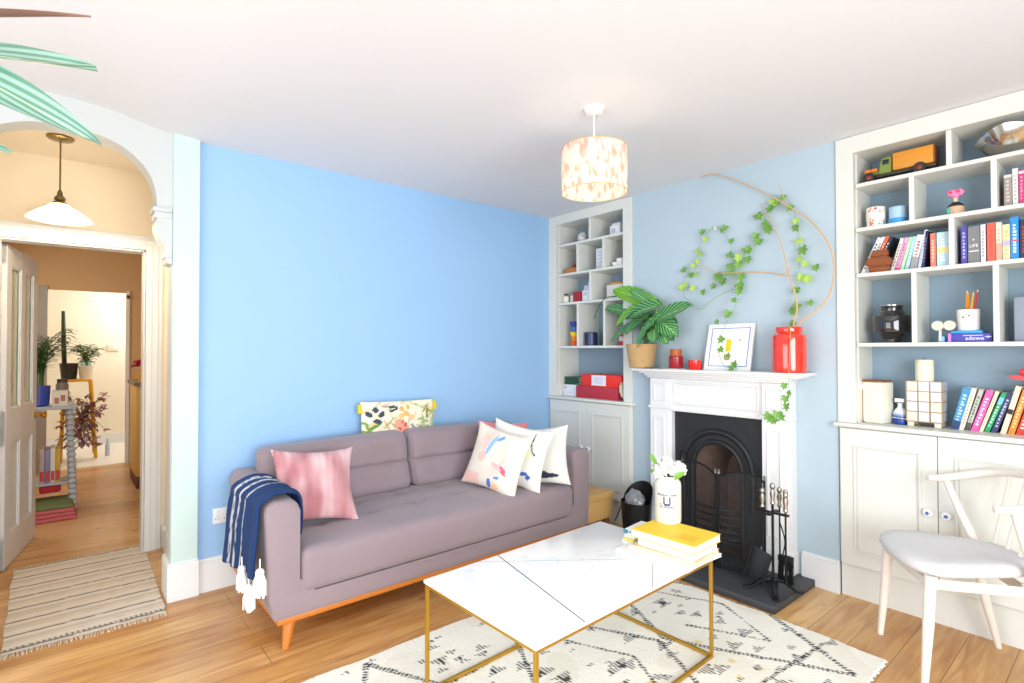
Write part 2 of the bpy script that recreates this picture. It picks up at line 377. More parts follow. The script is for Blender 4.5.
# ================================================================== FIREPLACE
X0, X1, XO0, XO1, ZO = 1.118, 2.078, 1.292, 1.912, .925
t = thing('fireplace_surround', 'white painted timber fireplace surround with panelled legs and a moulded mantelshelf', 'fireplace surround', (1.61, -.04, 0))
bm = B(); box(bm, 1.045, 2.192, -.20, 0, 1.197, 1.215, .004); box(bm, 1.078, 2.160, -.165, 0, 1.182, 1.197, .004)
for k, (d, z0, z1) in enumerate(((.135, 1.165, 1.182), (.115, 1.150, 1.165))): box(bm, X0-.018+.01*k, X1+.018-.01*k, -d, 0, z0, z1, .005)
part(t, 'mantelshelf', bm, FIREW)
bm = B(); box(bm, X0, X1, -.075, 0, ZO, 1.152, .002); box(bm, XO0+.012, XO1-.012, -.081, -.075, ZO+.045, ZO+.052, .002, 1)
frame_strip(bm, XO0+.015, XO1-.015, ZO+.05, 1.125, -.075, .012, .01); box(bm, XO0, XO1, -.08, -.02, ZO-.0, ZO+.02, .004)
part(t, 'frieze', bm, FIREW, smooth=False)
for a, b_ in ((X0, XO0), (XO1, X1)):
    m_ = (a+b_)/2; bm = B()
    box(bm, a, b_, -.082, 0, 0.04, ZO, .002); box(bm, a+.006, b_-.006, -.094, -.075, ZO+.03, 1.148, .003)
    frame_strip(bm, m_-.05, m_+.05, ZO+.065, 1.115, -.094, .01, .007)
    box(bm, a-.008, b_+.004, -.10, -.0, ZO+.01, ZO+.03, .005); box(bm, a+.004, b_-.02, -.09, -.07, .17, ZO+.01, .002)
    frame_strip(bm, m_-.05, m_+.035, .24, ZO-.05, -.09, .01, .008); box(bm, a-.006, b_+.006, -.10, 0, .04, .17, .005)
    part(t, 'pilaster', bm, FIREW, smooth=False)
# cast iron insert with round-arched mouth
t = thing('cast_iron_fireplace', 'black cast iron fireplace insert with an arched opening and bar grate', 'fireplace', (1.61, -.03, .04))
cx, zc = 1.602, .575
def arch_pts(r, zb, n=24, rx=None): rx = rx or r; return [(cx-rx, zb)]+[(cx-rx*math.cos(PI*i/n), zc+r*math.sin(PI*i/n)) for i in range(n+1)]+[(cx+rx, zb)]
bm = B(); inner = arch_pts(.165, .041); n = len(inner)
outer = []
for (x, z) in inner:      # plate boundary matched point by point
    if z < zc: outer.append((XO0 if x < cx else XO1, z))
    else:
        a = math.atan2(z-zc, x-cx); hx = (XO1-XO0)/2; hz = ZO-zc; k = min(hx/max(1e-6, abs(math.cos(a))), hz/max(1e-6, math.sin(a))); outer.append((cx+k*math.cos(a), zc+k*math.sin(a)))
for y0, y1 in ((-.045, -.02),):
    I = [[bm.verts.new((x, y, z)) for x, z in inner] for y in (y0, y1)]; O = [[bm.verts.new((x, y, z)) for x, z in outer] for y in (y0, y1)]
    for i in range(n-1):
        bm.faces.new((I[0][i], I[0][i+1], O[0][i+1], O[0][i])); bm.faces.new((I[1][i], I[1][i+1], O[1][i+1], O[1][i])); bm.faces.new((I[0][i], I[0][i+1], I[1][i+1], I[1][i]))
for x in (XO0, XO1-.09): box(bm, x, x+.09, -.0448, -.0202, ZO-.07, ZO)
part(t, 'front_plate', bm, IRON, ang=30)
for r, w_, nm in ((.238, .02, 'outer_arch_moulding'), (.172, .016, 'inner_arch_moulding')):
    bm = B(); tube(bm, [(x, -.047, z) for x, z in arch_pts(r, .34 if r > .2 else .1)], w_, 8)
    if r > .2:
        for i in range(40):
            a = PI*(i+.5)/40; sphere(bm, (cx-(r+.0)*math.cos(a), -.064, zc+(r)*math.sin(a)), .008, u=6, v=4)
    part(t, nm, bm, IRON)
bm = B()      # firebox: splayed cheeks and sooty back
ip = arch_pts(.165, .041); bk = [(cx+(x-cx)*.62, z if z < .1 else .05+(z-.05)*.85) for x, z in ip]
I = [bm.verts.new((x, -.02, z)) for x, z in ip]; K = [bm.verts.new((x, .28, z)) for x, z in bk]
for i in range(n-1): bm.faces.new((I[i], I[i+1], K[i+1], K[i]))
bm.faces.new(K); bm.faces.new((I[0], K[0], K[-1], I[-1])); part(t, 'firebox', bm, SOOT, smooth=False)
for z in (.33, .285, .24, .195, .15):
    bm = B(); tube(bm, [(cx-.16, -.05, z), (cx-.10, -.085, z), (cx, -.095, z), (cx+.10, -.085, z), (cx+.16, -.05, z)], .0075, 8); part(t, 'grate_bar', bm, IRON)
bm = B(); box(bm, cx-.15, cx+.15, -.085, .15, .12, .135, .004); part(t, 'grate_floor', bm, IRON)
bm = B(); box(bm, 1.01, 2.178, -.525, .0, .0, .04, .004); solo('hearth_slab', bm, SLATE, 'dark slate hearth slab on the floor in front of the fireplace', 'hearth', (1.6, -.26, 0))

# fire screen: two arched mesh leaves hinged in front of the grate, a third turned to the left
MESH = bpy.data.materials.new('fine_black_mesh'); MESH.use_nodes = True; nt = MESH.node_tree
MESH.node_tree.nodes['Principled BSDF'].inputs['Base Color'].default_value = (.03, .03, .032, 1); MESH.node_tree.nodes['Principled BSDF'].inputs['Alpha'].default_value = .32
t = thing('fire_screen', 'black folding fire screen with arched mesh panels and small brass finials on the hearth', 'fire screen', (1.72, -.27, .04))
A = Vector((1.40, -.13, 0)); Bq = Vector((1.735, -.285, 0)); Cq = Vector((2.00, -.245, 0)); 
for p0, p1 in ((A, Bq-Vector((.012, -.004, 0))), (Bq+Vector((.012, .0, 0)), Cq)):
    d = (p1-p0); ln = d.length; d.normalize()
    def q(s, z): v = p0+d*s; return (v.x, v.y, z)
    topz = lambda s: .592+.038*math.sin(PI*s/ln)
    bm = B(); tube(bm, [q(0, .042), q(0, .60)], .007, 8); tube(bm, [q(ln, .042), q(ln, .60)], .007, 8)
    tube(bm, [q(ln*i/16, topz(ln*i/16)) for i in range(17)], .006, 8); tube(bm, [q(0, .06), q(ln, .06)], .006, 8)
    fr = part(t, 'panel_frame', bm, IRON2)
    bm = B(); N_ = 16; lo = [bm.verts.new(q(ln*i/N_, .06)) for i in range(N_+1)]; hi = [bm.verts.new(q(ln*i/N_, topz(ln*i/N_))) for i in range(N_+1)]
    for i in range(N_): bm.faces.new((lo[i], lo[i+1], hi[i+1], hi[i]))
    part(fr, 'mesh', bm, MESH, smooth=False)
    for s in (0, ln):
        bm = B(); x, y, z = q(s, .60); lathe(bm, [(.004, 0), (.010, .006), (.006, .014), (.009, .022), (0, .034)], (x, y, z), 12); part(fr, 'finial', bm, PEWTER)
bm = B(); tube(bm, smooth_path([(1.40, -.13, .60), (1.395, -.15, .66), (1.42, -.155, .68), (1.445, -.16, .655)], 6), .006, 8); part(t, 'handle', bm, IRON2)

# companion set and its four tools
bx, by = 2.085, -.335
t = thing('companion_stand', 'black iron companion stand with splayed feet on the hearth right of the fire screen', 'fireside tool stand', (bx, by, .04))
bm = B(); tube(bm, [(bx, by, .085), (bx, by, .50)], .007, 10); part(t, 'post', bm, IRON2)
for a in (-145, -60, 35, 125):
    ca, sa = math.cos(math.radians(a)), math.sin(math.radians(a)); bm = B()
    tube(bm, smooth_path([(bx, by, .10), (bx+.05*ca, by+.05*sa, .095), (bx+.09*ca, by+.09*sa, .065), (bx+.12*ca, by+.12*sa, .047), (bx+.15*ca, by+.15*sa, .046)], 5), [.018]*9+[.015]*12, 8, flat=.6); part(t, 'foot', bm, IRON2)
bm = B(); box(bm, bx-.085, bx+.085, by-.012, by+.012, .455, .465, .002); box(bm, bx-.012, bx+.012, by-.06, by+.06, .455, .465, .002); part(t, 'hook_bracket', bm, IRON2)
bm = B(); lathe(bm, [(.006, .50), (.013, .51), (.008, .525), (.014, .56), (.008, .585), (.015, .60), (.011, .615), (0, .622)], (bx, by, 0), 14); part(t, 'knob', bm, PEWTER)
def tool(name, label, x, y, kind):
    t = thing(name, label, 'fireside tool', (x, y, .12), 'tools on the companion stand')
    bm = B(); tube(bm, [(x, y, .19 if kind != 'poker' else .10), (x, y, .48)], .0045, 8)
    if kind == 'poker': tube(bm, smooth_path([(x, y, .12), (x+.01, y-.005, .10), (x+.035, y-.01, .10), (x+.05, y-.012, .12)], 4), [.0045]*8+[.002]*5, 8)
    if kind == 'tongs': tube(bm, smooth_path([(x, y, .40), (x+.028, y, .30), (x+.012, y, .2), (x+.02, y, .14)], 4), .0035, 8)
    part(t, 'shaft', bm, IRON2)
    bm = B(); lathe(bm, [(.006, .478), (.013, .488), (.007, .503), (.014, .535), (.008, .558), (.014, .572), (.010, .586), (0, .592)], (x, y, 0), 14); part(t, 'handle', bm, PEWTER, 'aged silver handle')
    if kind == 'shovel':
        bm = B(); M = Matrix.Translation((x-.02, y-.006, .165)) @ Matrix.Rotation(math.radians(16), 4, 'Y')
        box(bm, -.055, .055, -.006, 0, -.10, .09, .003, 2, M); box(bm, -.055, -.049, -.028, 0, -.10, .085, .002, 1, M); box(bm, .049, .055, -.028, 0, -.10, .085, .002, 1, M); part(t, 'pan', bm, IRON)
    if kind == 'brush':
        bm = B(); box(bm, x-.038, x+.038, y-.016, y+.016, .20, .235, .006); part(t, 'brush_head', bm, IRON2)
        bm = B()
        for i in range(90): px_, py_ = x+random.uniform(-.036, .036), y+random.uniform(-.014, .014); tube(bm, [(px_, py_, .21), (px_+random.uniform(-.008, .008), py_, .085)], .0015, 4)
        part(t, 'bristles', bm, IRON2, stuff=True)
tool('fire_shovel', 'black fire shovel hanging left on the companion stand, flat pan near the screen', bx-.045, by-.022, 'shovel')
tool('hearth_brush', 'black hearth brush hanging at the right of the companion stand', bx+.055, by+.03, 'brush')
tool('fire_poker', 'thin black poker with hooked tip at the far right of the companion stand', bx+.078, by-.022, 'poker')
tool('fire_tongs', 'slim black tongs hanging in the middle of the companion stand', bx+.01, by+.062, 'tongs')

# coal scuttle with a plastic bag
sx, sy = 1.10, -.225
t = thing('coal_scuttle', 'black oval coal scuttle with a high back holding a plastic bag, left of the hearth', 'coal scuttle', (sx, sy, .04))
bm = B(); n = 36; rings = []
for k, (f_, zf) in enumerate(((.80, 0), (.84, .05), (.92, .5), (1, 1), (.97, 1), (.86, .5), (.78, .04))):
    rg = []
    for j in range(n):
        a = 2*PI*j/n; hi = .285+.125*max(0, math.sin(a))**.7
        z = .0405+(hi-.035)*zf; rg.append(bm.verts.new((sx+.115*f_*math.cos(a), sy+.10*f_*math.sin(a), z)))
    rings.append(rg)
for i in range(len(rings)-1):
    for j in range(n): bm.faces.new((rings[i][j], rings[i][(j+1) % n], rings[i+1][(j+1) % n], rings[i+1][j]))
bm.faces.new(rings[0][::-1]); bm.faces.new(rings[-1]); part(t, 'bucket', bm, IRON2)
bm = B(); tube(bm, smooth_path([(sx-.118, sy, .27), (sx-.13, sy-.04, .18), (sx-.11, sy-.10, .15)], 6), .004, 8); part(t, 'handle', bm, IRON2)
bm = B(); sphere(bm, (0, 0, 0), 1, u=24, v=16)
for v in bm.verts:
    k = 1+.22*noise.noise(v.co*2.3)+.08*noise.noise(v.co*6); v.co = Vector((sx-.01+.07*v.co.x*k, sy-.01+.06*v.co.y*k, .285+.085*v.co.z*k))
PLB = mat('clear_plastic', 'c9ced4', .15, trans=.6, alpha=.75)
solo('plastic_bag', bm, PLB, 'crumpled clear plastic bag with orange contents inside the coal scuttle', 'plastic bag', (sx, sy, .2))
bm = B(); box(bm, sx-.04, sx+.03, sy-.05, sy+.03, .20, .262, .015); solo('orange_packet', bm, C('f0a030'), 'orange packet inside the plastic bag in the coal scuttle', 'packet', (sx, sy, .2))

# ================================================================== ON THE MANTEL
MZ = 1.215
# prayer plant in a woven basket
px0, py0 = 1.065, -.113
t = thing('potted_prayer_plant', 'large striped-leaf prayer plant in a woven basket pot at the left end of the mantelpiece', 'potted plant', (px0, py0, MZ))
WOV = mat('woven_seagrass', 'c9a473', .9, bump=.6, bscale=90, var=.25, vscale=40, stretch=(1, 1, 5))
bm = B(); prof = [(.001, 0)]+[(.084+.024*k/14+(.0025 if k % 2 else 0), .003+.170*k/14) for k in range(15)]+[(.102, .170), (.098, .155), (.001, .15)]
lathe(bm, prof, (px0, py0, MZ), 40); part(t, 'basket_pot', bm, WOV, ang=80)
bm = B(); lathe(bm, [(.001, .154), (.099, .151)], (px0, py0, MZ), 24); part(t, 'soil', bm, C('3a2a1e', .95))
LS = bpy.data.materials.new('striped_leaf'); LS.use_nodes = True; nt = LS.node_tree; N = nt.nodes; L = nt.links
def striped(m, c1, c2, c3, freq, slope, width=.5, mid=True):
    m.use_nodes = True; nt = m.node_tree; N = nt.nodes; L = nt.links; b = N['Principled BSDF']
    tc = N.new('ShaderNodeTexCoord'); sp = N.new('ShaderNodeSeparateXYZ'); L.new(tc.outputs['UV'], sp.inputs[0])
    def mth(op, a, b_=None):
        n = N.new('ShaderNodeMath'); n.operation = op
        for i, s in enumerate((a, b_)):
            if s is None: continue
            if isinstance(s, (int, float)): n.inputs[i].default_value = s
            else: L.new(s, n.inputs[i])
        return n.outputs[0]
    u = mth('ABSOLUTE', mth('SUBTRACT', sp.outputs[0], .5)); s = mth('SINE', mth('MULTIPLY', mth('SUBTRACT', sp.outputs[1], mth('MULTIPLY', u, slope)), freq))
    r = N.new('ShaderNodeValToRGB'); r.color_ramp.elements[0].position = .35; r.color_ramp.elements[0].color = (*lin(c1), 1); r.color_ramp.elements[1].position = .65; r.color_ramp.elements[1].color = (*lin(c2), 1)
    L.new(mth('ADD', mth('MULTIPLY', s, .5), width), r.inputs[0])
    mx = N.new('ShaderNodeMix'); mx.data_type = 'RGBA'; mx.inputs[7].default_value = (*lin(c3), 1); L.new(r.outputs[0], mx.inputs[6]); L.new(mth('LESS_THAN', u, .025), mx.inputs[0]); L.new(mx.outputs[2], b.inputs['Base Color'])
    b.inputs['Roughness'].default_value = .4; return m
striped(LS, '2a6b30', '7dbb7c', '9fd08a', 46, .9, .36)
LGREEN = striped(bpy.data.materials.new('bright_leaf'), '63a52c', '8cc63e', 'b4d96a', 40, .9)
# (pixel of leaf base, pixel of tip, depth y, width, material)
lv = [((656, 306), (610, 283), -.07, .14, 1), ((650, 320), (601, 300), -.03, .11, 0), ((640, 306), (612, 322), -.12, .125, 1), ((657, 306), (622, 313), -.17, .155, 0), ((650, 326), (684, 299), -.19, .165, 0),
      ((656, 318), (676, 333), -.18, .13, 0), ((655, 320), (636, 338), -.19, .12, 0), ((648, 316), (622, 330), -.16, .13, 0), ((640, 322), (606, 336), -.06, .10, 0), ((658, 325), (672, 338), -.10, .10, 0),
      ((648, 328), (634, 345), -.2, .095, 0), ((655, 326), (652, 342), -.2, .11, 0), ((648, 302), (630, 288), -.09, .08, 0), ((650, 320), (674, 318), -.05, .12, 0), ((655, 322), (646, 331), -.2, .10, 0), ((650, 328), (644, 344), -.13, .09, 0), ((660, 328), (666, 343), -.16, .09, 0)]
for k, (b_, tp, yy, wd, mi) in enumerate(lv):
    pb, pt = P(*b_, y=yy), P(*tp, y=yy-.035); d = pt-pb; ln = max(.075, d.length*1.08)
    bm = B(); leaf(bm, pb, d, (-.15, -.75, .65), ln, wd, droop=.22, fold=.12, nu=4, nv=9)
    part(t, 'leaf', bm, LGREEN if mi else LS)
    bm = B(); tube(bm, smooth_path([(px0+random.uniform(-.03, .03), py0+random.uniform(-.02, .02), MZ+.155), ((px0+pb.x)/2, (py0+pb.y)/2, MZ+.2), tuple(pb)], 4), .0028, 6); part(t, 'stem', bm, C('6f9a45'))
# dead curled stem drooping left with a dark tip
bm = B(); tube(bm, smooth_path([P(618, 296, y=-.05), P(606, 298, y=-.05), P(599, 306, y=-.05), P(595, 316, y=-.05)], 5), [.004, .004, .004], 6); sphere(bm, P(595, 317, y=-.05), .008, u=8, v=6); part(t, 'seed_stem', bm, GREEN2)
for k, (x, y) in enumerate(((646, 369), (651, 369), (664, 370))):
    p = P(x, y, y=-.16); p.z = MZ+.0045; bm = B(); sphere(bm, p, .008, (1.2, 1, .6), 10, 6); solo('pebble', bm, C('55514d' if k < 2 else 'd8d2c8'), ('small dark pebble on the mantelpiece touching the basket pot', 'small dark pebble on the mantelpiece just right of the basket pot', 'pale pebble on the mantelpiece between the basket pot and the dark red candle')[k], 'pebble', p, 'pebbles on the mantelpiece')
# dark red candle jar, red glass
p = P(676, 366, y=-.12); x_, y_ = p.x, -.12
bm = B(); lathe(bm, [(.001, 0), (.062, 0), (.064, .004), (.001, .006)], (x_, y_, MZ), 28); solo('saucer', bm, CER, 'flat white saucer under the dark red candle jar on the mantelpiece', 'saucer', (x_, y_, MZ))
t = thing('candle_jar', 'dark red candle jar with a round wooden lid on the mantelpiece', 'candle', (x_, y_, MZ+.006))
bm = B(); lathe(bm, [(.001, .006), (.045, .006), (.048, .012), (.048, .084), (.044, .088), (.001, .088)], (x_, y_, MZ), 28); part(t, 'jar', bm, C('9c1f2c', .25))
bm = B(); lathe(bm, [(.001, .088), (.036, .088), (.038, .092), (.038, .132), (.034, .135), (.001, .135)], (x_, y_, MZ), 28); part(t, 'lid', bm, C('b5602c', .5))
p = P(695, 367, y=-.12); bm = B(); lathe(bm, [(.001, 0), (.036, 0), (.041, .010), (.041, .062), (.037, .062), (.036, .012), (.001, .010)], (p.x, -.12, MZ), 32, flute=.03, fl=10)
solo('tealight_holder', bm, C('e2231a', .15), 'small bright red ribbed glass tealight holder on the mantelpiece', 'tealight holder', (p.x, -.12, MZ))
# leaning print
ax0, ax1 = P(704, 371, y=-.10).x, P(748, 371, y=-.10).x
t = thing('framed_print', 'white framed print with a blue border, yellow block and red ring leaning on the mantelpiece', 'picture', ((ax0+ax1)/2, -.10, MZ))
W_ = ax1-ax0+.012; HH = .31; M = Matrix.Translation(((ax0+ax1)/2+.004, -.105, MZ+.0)) @ Matrix.Rotation(math.radians(1.2), 4, 'Z') @ Matrix.Rotation(math.radians(-15), 4, 'X')
bm = B()
for a in ((-W_/2, W_/2, 0, .014), (-W_/2, W_/2, HH-.014, HH), (-W_/2, -W_/2+.014, .014, HH-.014), (W_/2-.014, W_/2, .014, HH-.014)): box(bm, a[0], a[1], 0, .018, a[2], a[3], .002, 1, M)
part(t, 'frame', bm, WHITE)
bm = B(); box(bm, -W_/2+.012, W_/2-.012, .008, .014, .012, HH-.012, 0, 1, M); pr = part(t, 'paper', bm, C('f8f8f4', .5), smooth=False)
bm = B(); w2 = W_/2-.026
for a in ((-w2, w2, .028, .032), (-w2, w2, HH-.032, HH-.028), (-w2, -w2+.004, .028, HH-.028), (w2-.004, w2, .028, HH-.028)): box(bm, a[0], a[1], .0065, .009, a[2], a[3], 0, 1, M)
part(pr, 'blue_border', bm, C('3f62c4'), smooth=False)
bm = B(); box(bm, -.02, .012, .0065, .009, .125, .205, 0, 1, M); part(pr, 'yellow_block', bm, C('f6d51c'), smooth=False)
bm = B(); box(bm, .055, .075, .0065, .009, .195, .205, 0, 1, M); part(pr, 'orange_mark', bm, C('eab27a'), smooth=False)
bm = B(); tube(bm, [M @ Vector((-.006+.016*math.cos(a*PI/12), .0075, .088+.016*math.sin(a*PI/12))) for a in range(25)], .0035, 6, False); part(pr, 'red_ring', bm, C('e0362c'))
# red vase
vx, vy = 2.092, -.125
bm = B(); prof = [(.001, 0), (.080, 0), (.088, .006), (.090, .02), (.091, .08), (.090, .195), (.087, .212), (.074, .222), (.068, .227), (.070, .236), (.072, .256), (.070, .260), (.064, .258), (.062, .23), (.001, .02)]
lathe(bm, prof, (vx, vy, MZ), 40); RV = mat('red_lustre_glaze', 'e8301c', .12, coat=1, var=.25, vscale=30)
solo('red_vase', bm, RV, 'glossy red cylindrical vase holding the branch at the right end of the mantelpiece', 'vase', (vx, vy, MZ))
# bare branches
TW = mat('pale_bark', 'd3ac84', .8, var=.15, vscale=30, bump=.4, bscale=120)
def pathy(pts, y0, y1=None):
    k = len(pts); y1 = y0 if y1 is None else y1
    return [P(a, b_, y=y0+(y1-y0)*i/(k-1)) for i, (a, b_) in enumerate(pts)]
t = thing('curled_branch', 'bare curled branch with a side twig arching up the wall from the red vase', 'branch', (vx, vy, MZ+.05))
def rad(pts, a, b_): n = len(pts); return [a+(b_-a)*i/(n-1) for i in range(n)]
q = smooth_path([(vx+.02, vy, MZ+.10)]+pathy([(798, 325), (815, 312), (829, 295), (834, 270), (829, 245), (812, 222), (788, 206), (765, 193), (735, 180), (712, 174), (701, 178)], -.10, -.02), 6)
bm = B(); tube(bm, q, rad(q, .0062, .003), 8); part(t, 'main_stem', bm, TW)
q = smooth_path([(vx, vy, MZ+.08)]+pathy([(793, 328), (797, 308), (794, 290), (788, 272), (783, 250), (773, 225), (760, 203)], -.12, -.03), 6)
bm = B(); tube(bm, q, rad(q, .006, .002), 8); part(t, 'upright_stem', bm, TW)
q = smooth_path(pathy([(789, 276), (770, 273), (745, 272), (720, 273), (706, 268), (697, 264)], -.1, -.03), 6)
bm = B(); tube(bm, q, rad(q, .0045, .002), 6); part(t, 'side_twig', bm, TW)
bm = B()
for a, b_ in (((788, 274), (784, 266)), ((788, 274), (794, 264)), ((786, 272), (782, 275)), ((788, 207), (778, 184))):
    tube(bm, pathy([a, b_], -.1), .002, 5)
part(t, 'twigs', bm, TW)
# ivy
t = thing('trailing_ivy', 'long green ivy trails pinned on the blue wall, hanging over the print and mantel', 'ivy', (vx, vy+.02, MZ+.1))
IV = mat('ivy_leaf', '6ea043', .5, var=.35, vscale=9); IV2 = mat('young_ivy_leaf', 'a9cc5a', .5, var=.2, vscale=20)
strands = [[(791, 326), (794, 305), (797, 285), (800, 262), (799, 240), (797, 222), (792, 205), (783, 197)],
           [(783, 197), (775, 203), (766, 225), (757, 240), (745, 262), (737, 278), (737, 300), (732, 312), (722, 332), (718, 346), (721, 360), (726, 367), (733, 366)],
           [(738, 288), (726, 292), (712, 300), (700, 310), (692, 302), (684, 296), (684, 280), (692, 268), (697, 255), (703, 240), (714, 227), (722, 231), (730, 243), (732, 258), (733, 275), (735, 287)]]
bm = B()
for k, s in enumerate(strands): tube(bm, smooth_path(pathy(s, -.03, -.16 if k == 1 else -.03), 4), .0016, 5)
tube(bm, smooth_path([(vx, vy-.05, MZ+.20), P(790, 325, y=-.215), P(790, 345, y=-.225), P(789, 372, y=-.225), P(788, 388, y=-.215), P(785, 405, y=-.21), P(775, 417, y=-.21), P(765, 416, y=-.21)], 5), .0013, 5)
part(t, 'stems', bm, C('8fae58'))
def zm(lst, x0, y0, s): return [(x0+a/s, y0+b_/s) for a, b_ in lst]
L1 = zm([(185, 355), (300, 345), (310, 330), (340, 485), (345, 550), (355, 585), (320, 590), (275, 605), (300, 635), (250, 660), (80, 570), (120, 600), (405, 610), (400, 660), (440, 455), (445, 510), (485, 375), (500, 408), (390, 540), (348, 405), (505, 265)], 670, 170, 5.69)
L1y = zm([(200, 395), (155, 460), (175, 480), (158, 522), (130, 548), (150, 592), (90, 655), (130, 672), (66, 672), (390, 500)], 670, 170, 5.69)
L2 = zm([(195, 125), (170, 150), (137, 178), (115, 243), (130, 275), (125, 262), (70, 300), (90, 328), (33, 365), (35, 408), (255, 262), (287, 365), (345, 445), (255, 550), (320, 605), (240, 640), (225, 172)], 740, 170, 4.55)
L2y = zm([(150, 145), (95, 213), (255, 232), (270, 325), (272, 405), (295, 428), (308, 497), (276, 490), (262, 620)], 740, 170, 4.55)
L3 = zm([(195, 410), (205, 455), (205, 480), (222, 497), (240, 518), (232, 528), (222, 390), (238, 355), (252, 320), (250, 333), (185, 320), (198, 297), (210, 305), (160, 335), (395, 370), (385, 415), (388, 385)], 640, 160, 2.53)
L3f = zm([(365, 572), (368, 605), (371, 625), (345, 645), (358, 650), (322, 648), (330, 657), (340, 660), (378, 590)], 640, 160, 2.53)
rnd = random.Random(3)
def ivy(lst, yy, name, m, sz=.034):
    bm = B()
    for k, (a, b_) in enumerate(lst):
        p = P(a, b_, y=yy); an = rnd.uniform(-2.4, -.7); d = Vector((math.cos(an), -.25, math.sin(an))); s = sz*1.12*rnd.uniform(.8, 1.25)
        d.normalize(); up = Vector((rnd.uniform(-.4, .4), -1, rnd.uniform(-.1, .5))); sd = d.cross(up).normalized(); nn = sd.cross(d).normalized(); c0 = bm.verts.new(p)
        prof = [(0, -.45), (.35, -.62), (.62, -.25), (.36, -.12), (.66, .28), (.26, .26), (0, .72), (-.26, .26), (-.66, .28), (-.36, -.12), (-.62, -.25), (-.35, -.62)]
        vs = [bm.verts.new(p+sd*a_*s*1.05+d*b2*s*1.05+nn*(abs(a_)*.25-.12*b2*b2)*s) for a_, b2 in prof]
        for i in range(12): bm.faces.new((c0, vs[i], vs[(i+1) % 12]))
    part(t, name, bm, m, smooth=False)
ivy(L1+L2, -.045, 'leaves', IV); ivy(L1y+L2y, -.045, 'young_leaves', IV2, .031); ivy(L3[6:], -.06, 'leaves', IV); ivy(L3f, -.225, 'leaves', IV, .03); ivy(L3[:6], -.15, 'leaves', IV, .03)
bm = B(); p = P(715, 228, y=-.01); box(bm, p.x-.006, p.x+.006, -.02, 0, p.z-.014, p.z+.014, .003); solo('wall_hook', bm, WHITE, 'small white adhesive hook on the blue wall holding an ivy trail', 'hook', (p.x, 0, p.z))

# ================================================================== SOFA
def rbox(bm, x0, x1, y0, y1, z0, z1, r, n=(10, 10, 6), disp=None, M=None):
    """softly rounded upholstered block"""
    c = Vector(((x0+x1)/2, (y0+y1)/2, (z0+z1)/2)); h = Vector(((x1-x0)/2, (y1-y0)/2, (z1-z0)/2)); vm = {}
    def vert(p):
        k = tuple(round(a, 6) for a in p)
        if k not in vm:
            q = Vector([a*b_ for a, b_ in zip(p, h)]); inn = Vector([max(-hh+r, min(hh-r, a)) for a, hh in zip(q, h)]); d = q-inn
            if d.length > 1e-9: q = inn + d.normalized()*r*min(1, d.length/r if sum(abs(a) > 1e-9 for a in d) == 1 else 1)
            q = q+c
            if disp: q = disp(q, p)
            vm[k] = bm.verts.new(M @ q if M is not None else q)
        return vm[k]
    for ax in range(3):
        a, b_ = [i for i in range(3) if i != ax]
        def lv(i):
            nn = n[i]; L_ = []
            rr = min(.9, r/h[i]); e = [-1, -1+rr*.08, -1+rr*.3, -1+rr*.6, -1+rr]
            mid = [-1+rr+(2-2*rr)*k/nn for k in range(1, nn)]
            return e+mid+[-v for v in e[::-1]]
        A_, B_ = lv(a), lv(b_)
        for s in (-1, 1):
            for i in range(len(A_)-1):
                for j in range(len(B_)-1):
                    q = []
                    for (u, v) in ((A_[i], B_[j]), (A_[i+1], B_[j]), (A_[i+1], B_[j+1]), (A_[i], B_[j+1])):
                        p = [0, 0, 0]; p[ax] = s; p[a] = u; p[b_] = v; q.append(vert(p))
                    if len(set(q)) == 4: bm.faces.new(q)
sf = thing('sofa', 'long mauve-grey upholstered sofa against the blue wall, on tapered orange wooden legs', 'sofa', (.5, -1.55, 0))
ZB = .150
pf = []
def arc(cy_, cz_, r, a0, a1, n=6): return [(cy_+r*math.cos(math.radians(a0+(a1-a0)*i/n)), cz_+r*math.sin(math.radians(a0+(a1-a0)*i/n))) for i in range(n+1)]
AL0, AL1, AR0, AR1, ZT = -2.618, -2.472, -.685, -.528, .672
pf = [(AL0+.04, ZB), (AL0+.02, ZB+.1)] + arc(AL0+.05, ZT-.05, .05, 180, 90) + arc(AL1-.045, ZT-.045, .045, 90, 0) + arc(AL1+.07, .316, .07, 180, 270) + arc(AR0-.07, .316, .07, 270, 360) + arc(AR0+.045, ZT-.045, .045, 180, 90) + arc(AR1-.04, ZT-.04, .04, 90, 0) + [(AR1, ZB)]
bm = B(); prism(bm, pf, 'x', .06, .935)
for v in bm.verts: v.co.y += (.935-v.co.x)/.875*(.045 if v.co.y < -2.4 else -.02 if v.co.y > -.7 else 0)
es = [e for e in bm.edges if (abs(e.verts[0].co.x-.935) < 1e-5 and abs(e.verts[1].co.x-.935) < 1e-5)]
bmesh.ops.bevel(bm, geom=es, offset=.018, segments=3, affect='EDGES', profile=.5)
part(sf, 'arms_and_base', bm, SOFA, ang=50)
bm = B(); rbox(bm, .035, .16, AL0+.06, AR1-.03, ZB, .667, .03, (3, 14, 6)); part(sf, 'back_frame', bm, SOFA)
def seatd(q, p):
    if p[2] > .99:
        q.z += .018*(1-p[0]**2)*(1-p[1]**2)**.5
        for xx in (.40, .62):
            for i in range(6):
                yy = -2.42+.143+.286*i; q.z -= .016*math.exp(-((q.x-xx)**2+(q.y-yy)**2)/.0022)
        q.z -= .007*math.exp(-((q.x-.40)/.022)**2)+.007*math.exp(-((q.x-.62)/.022)**2)+.006*math.exp(-(((q.y+2.277+.143) % .286-.143)/.02)**2)
    return q
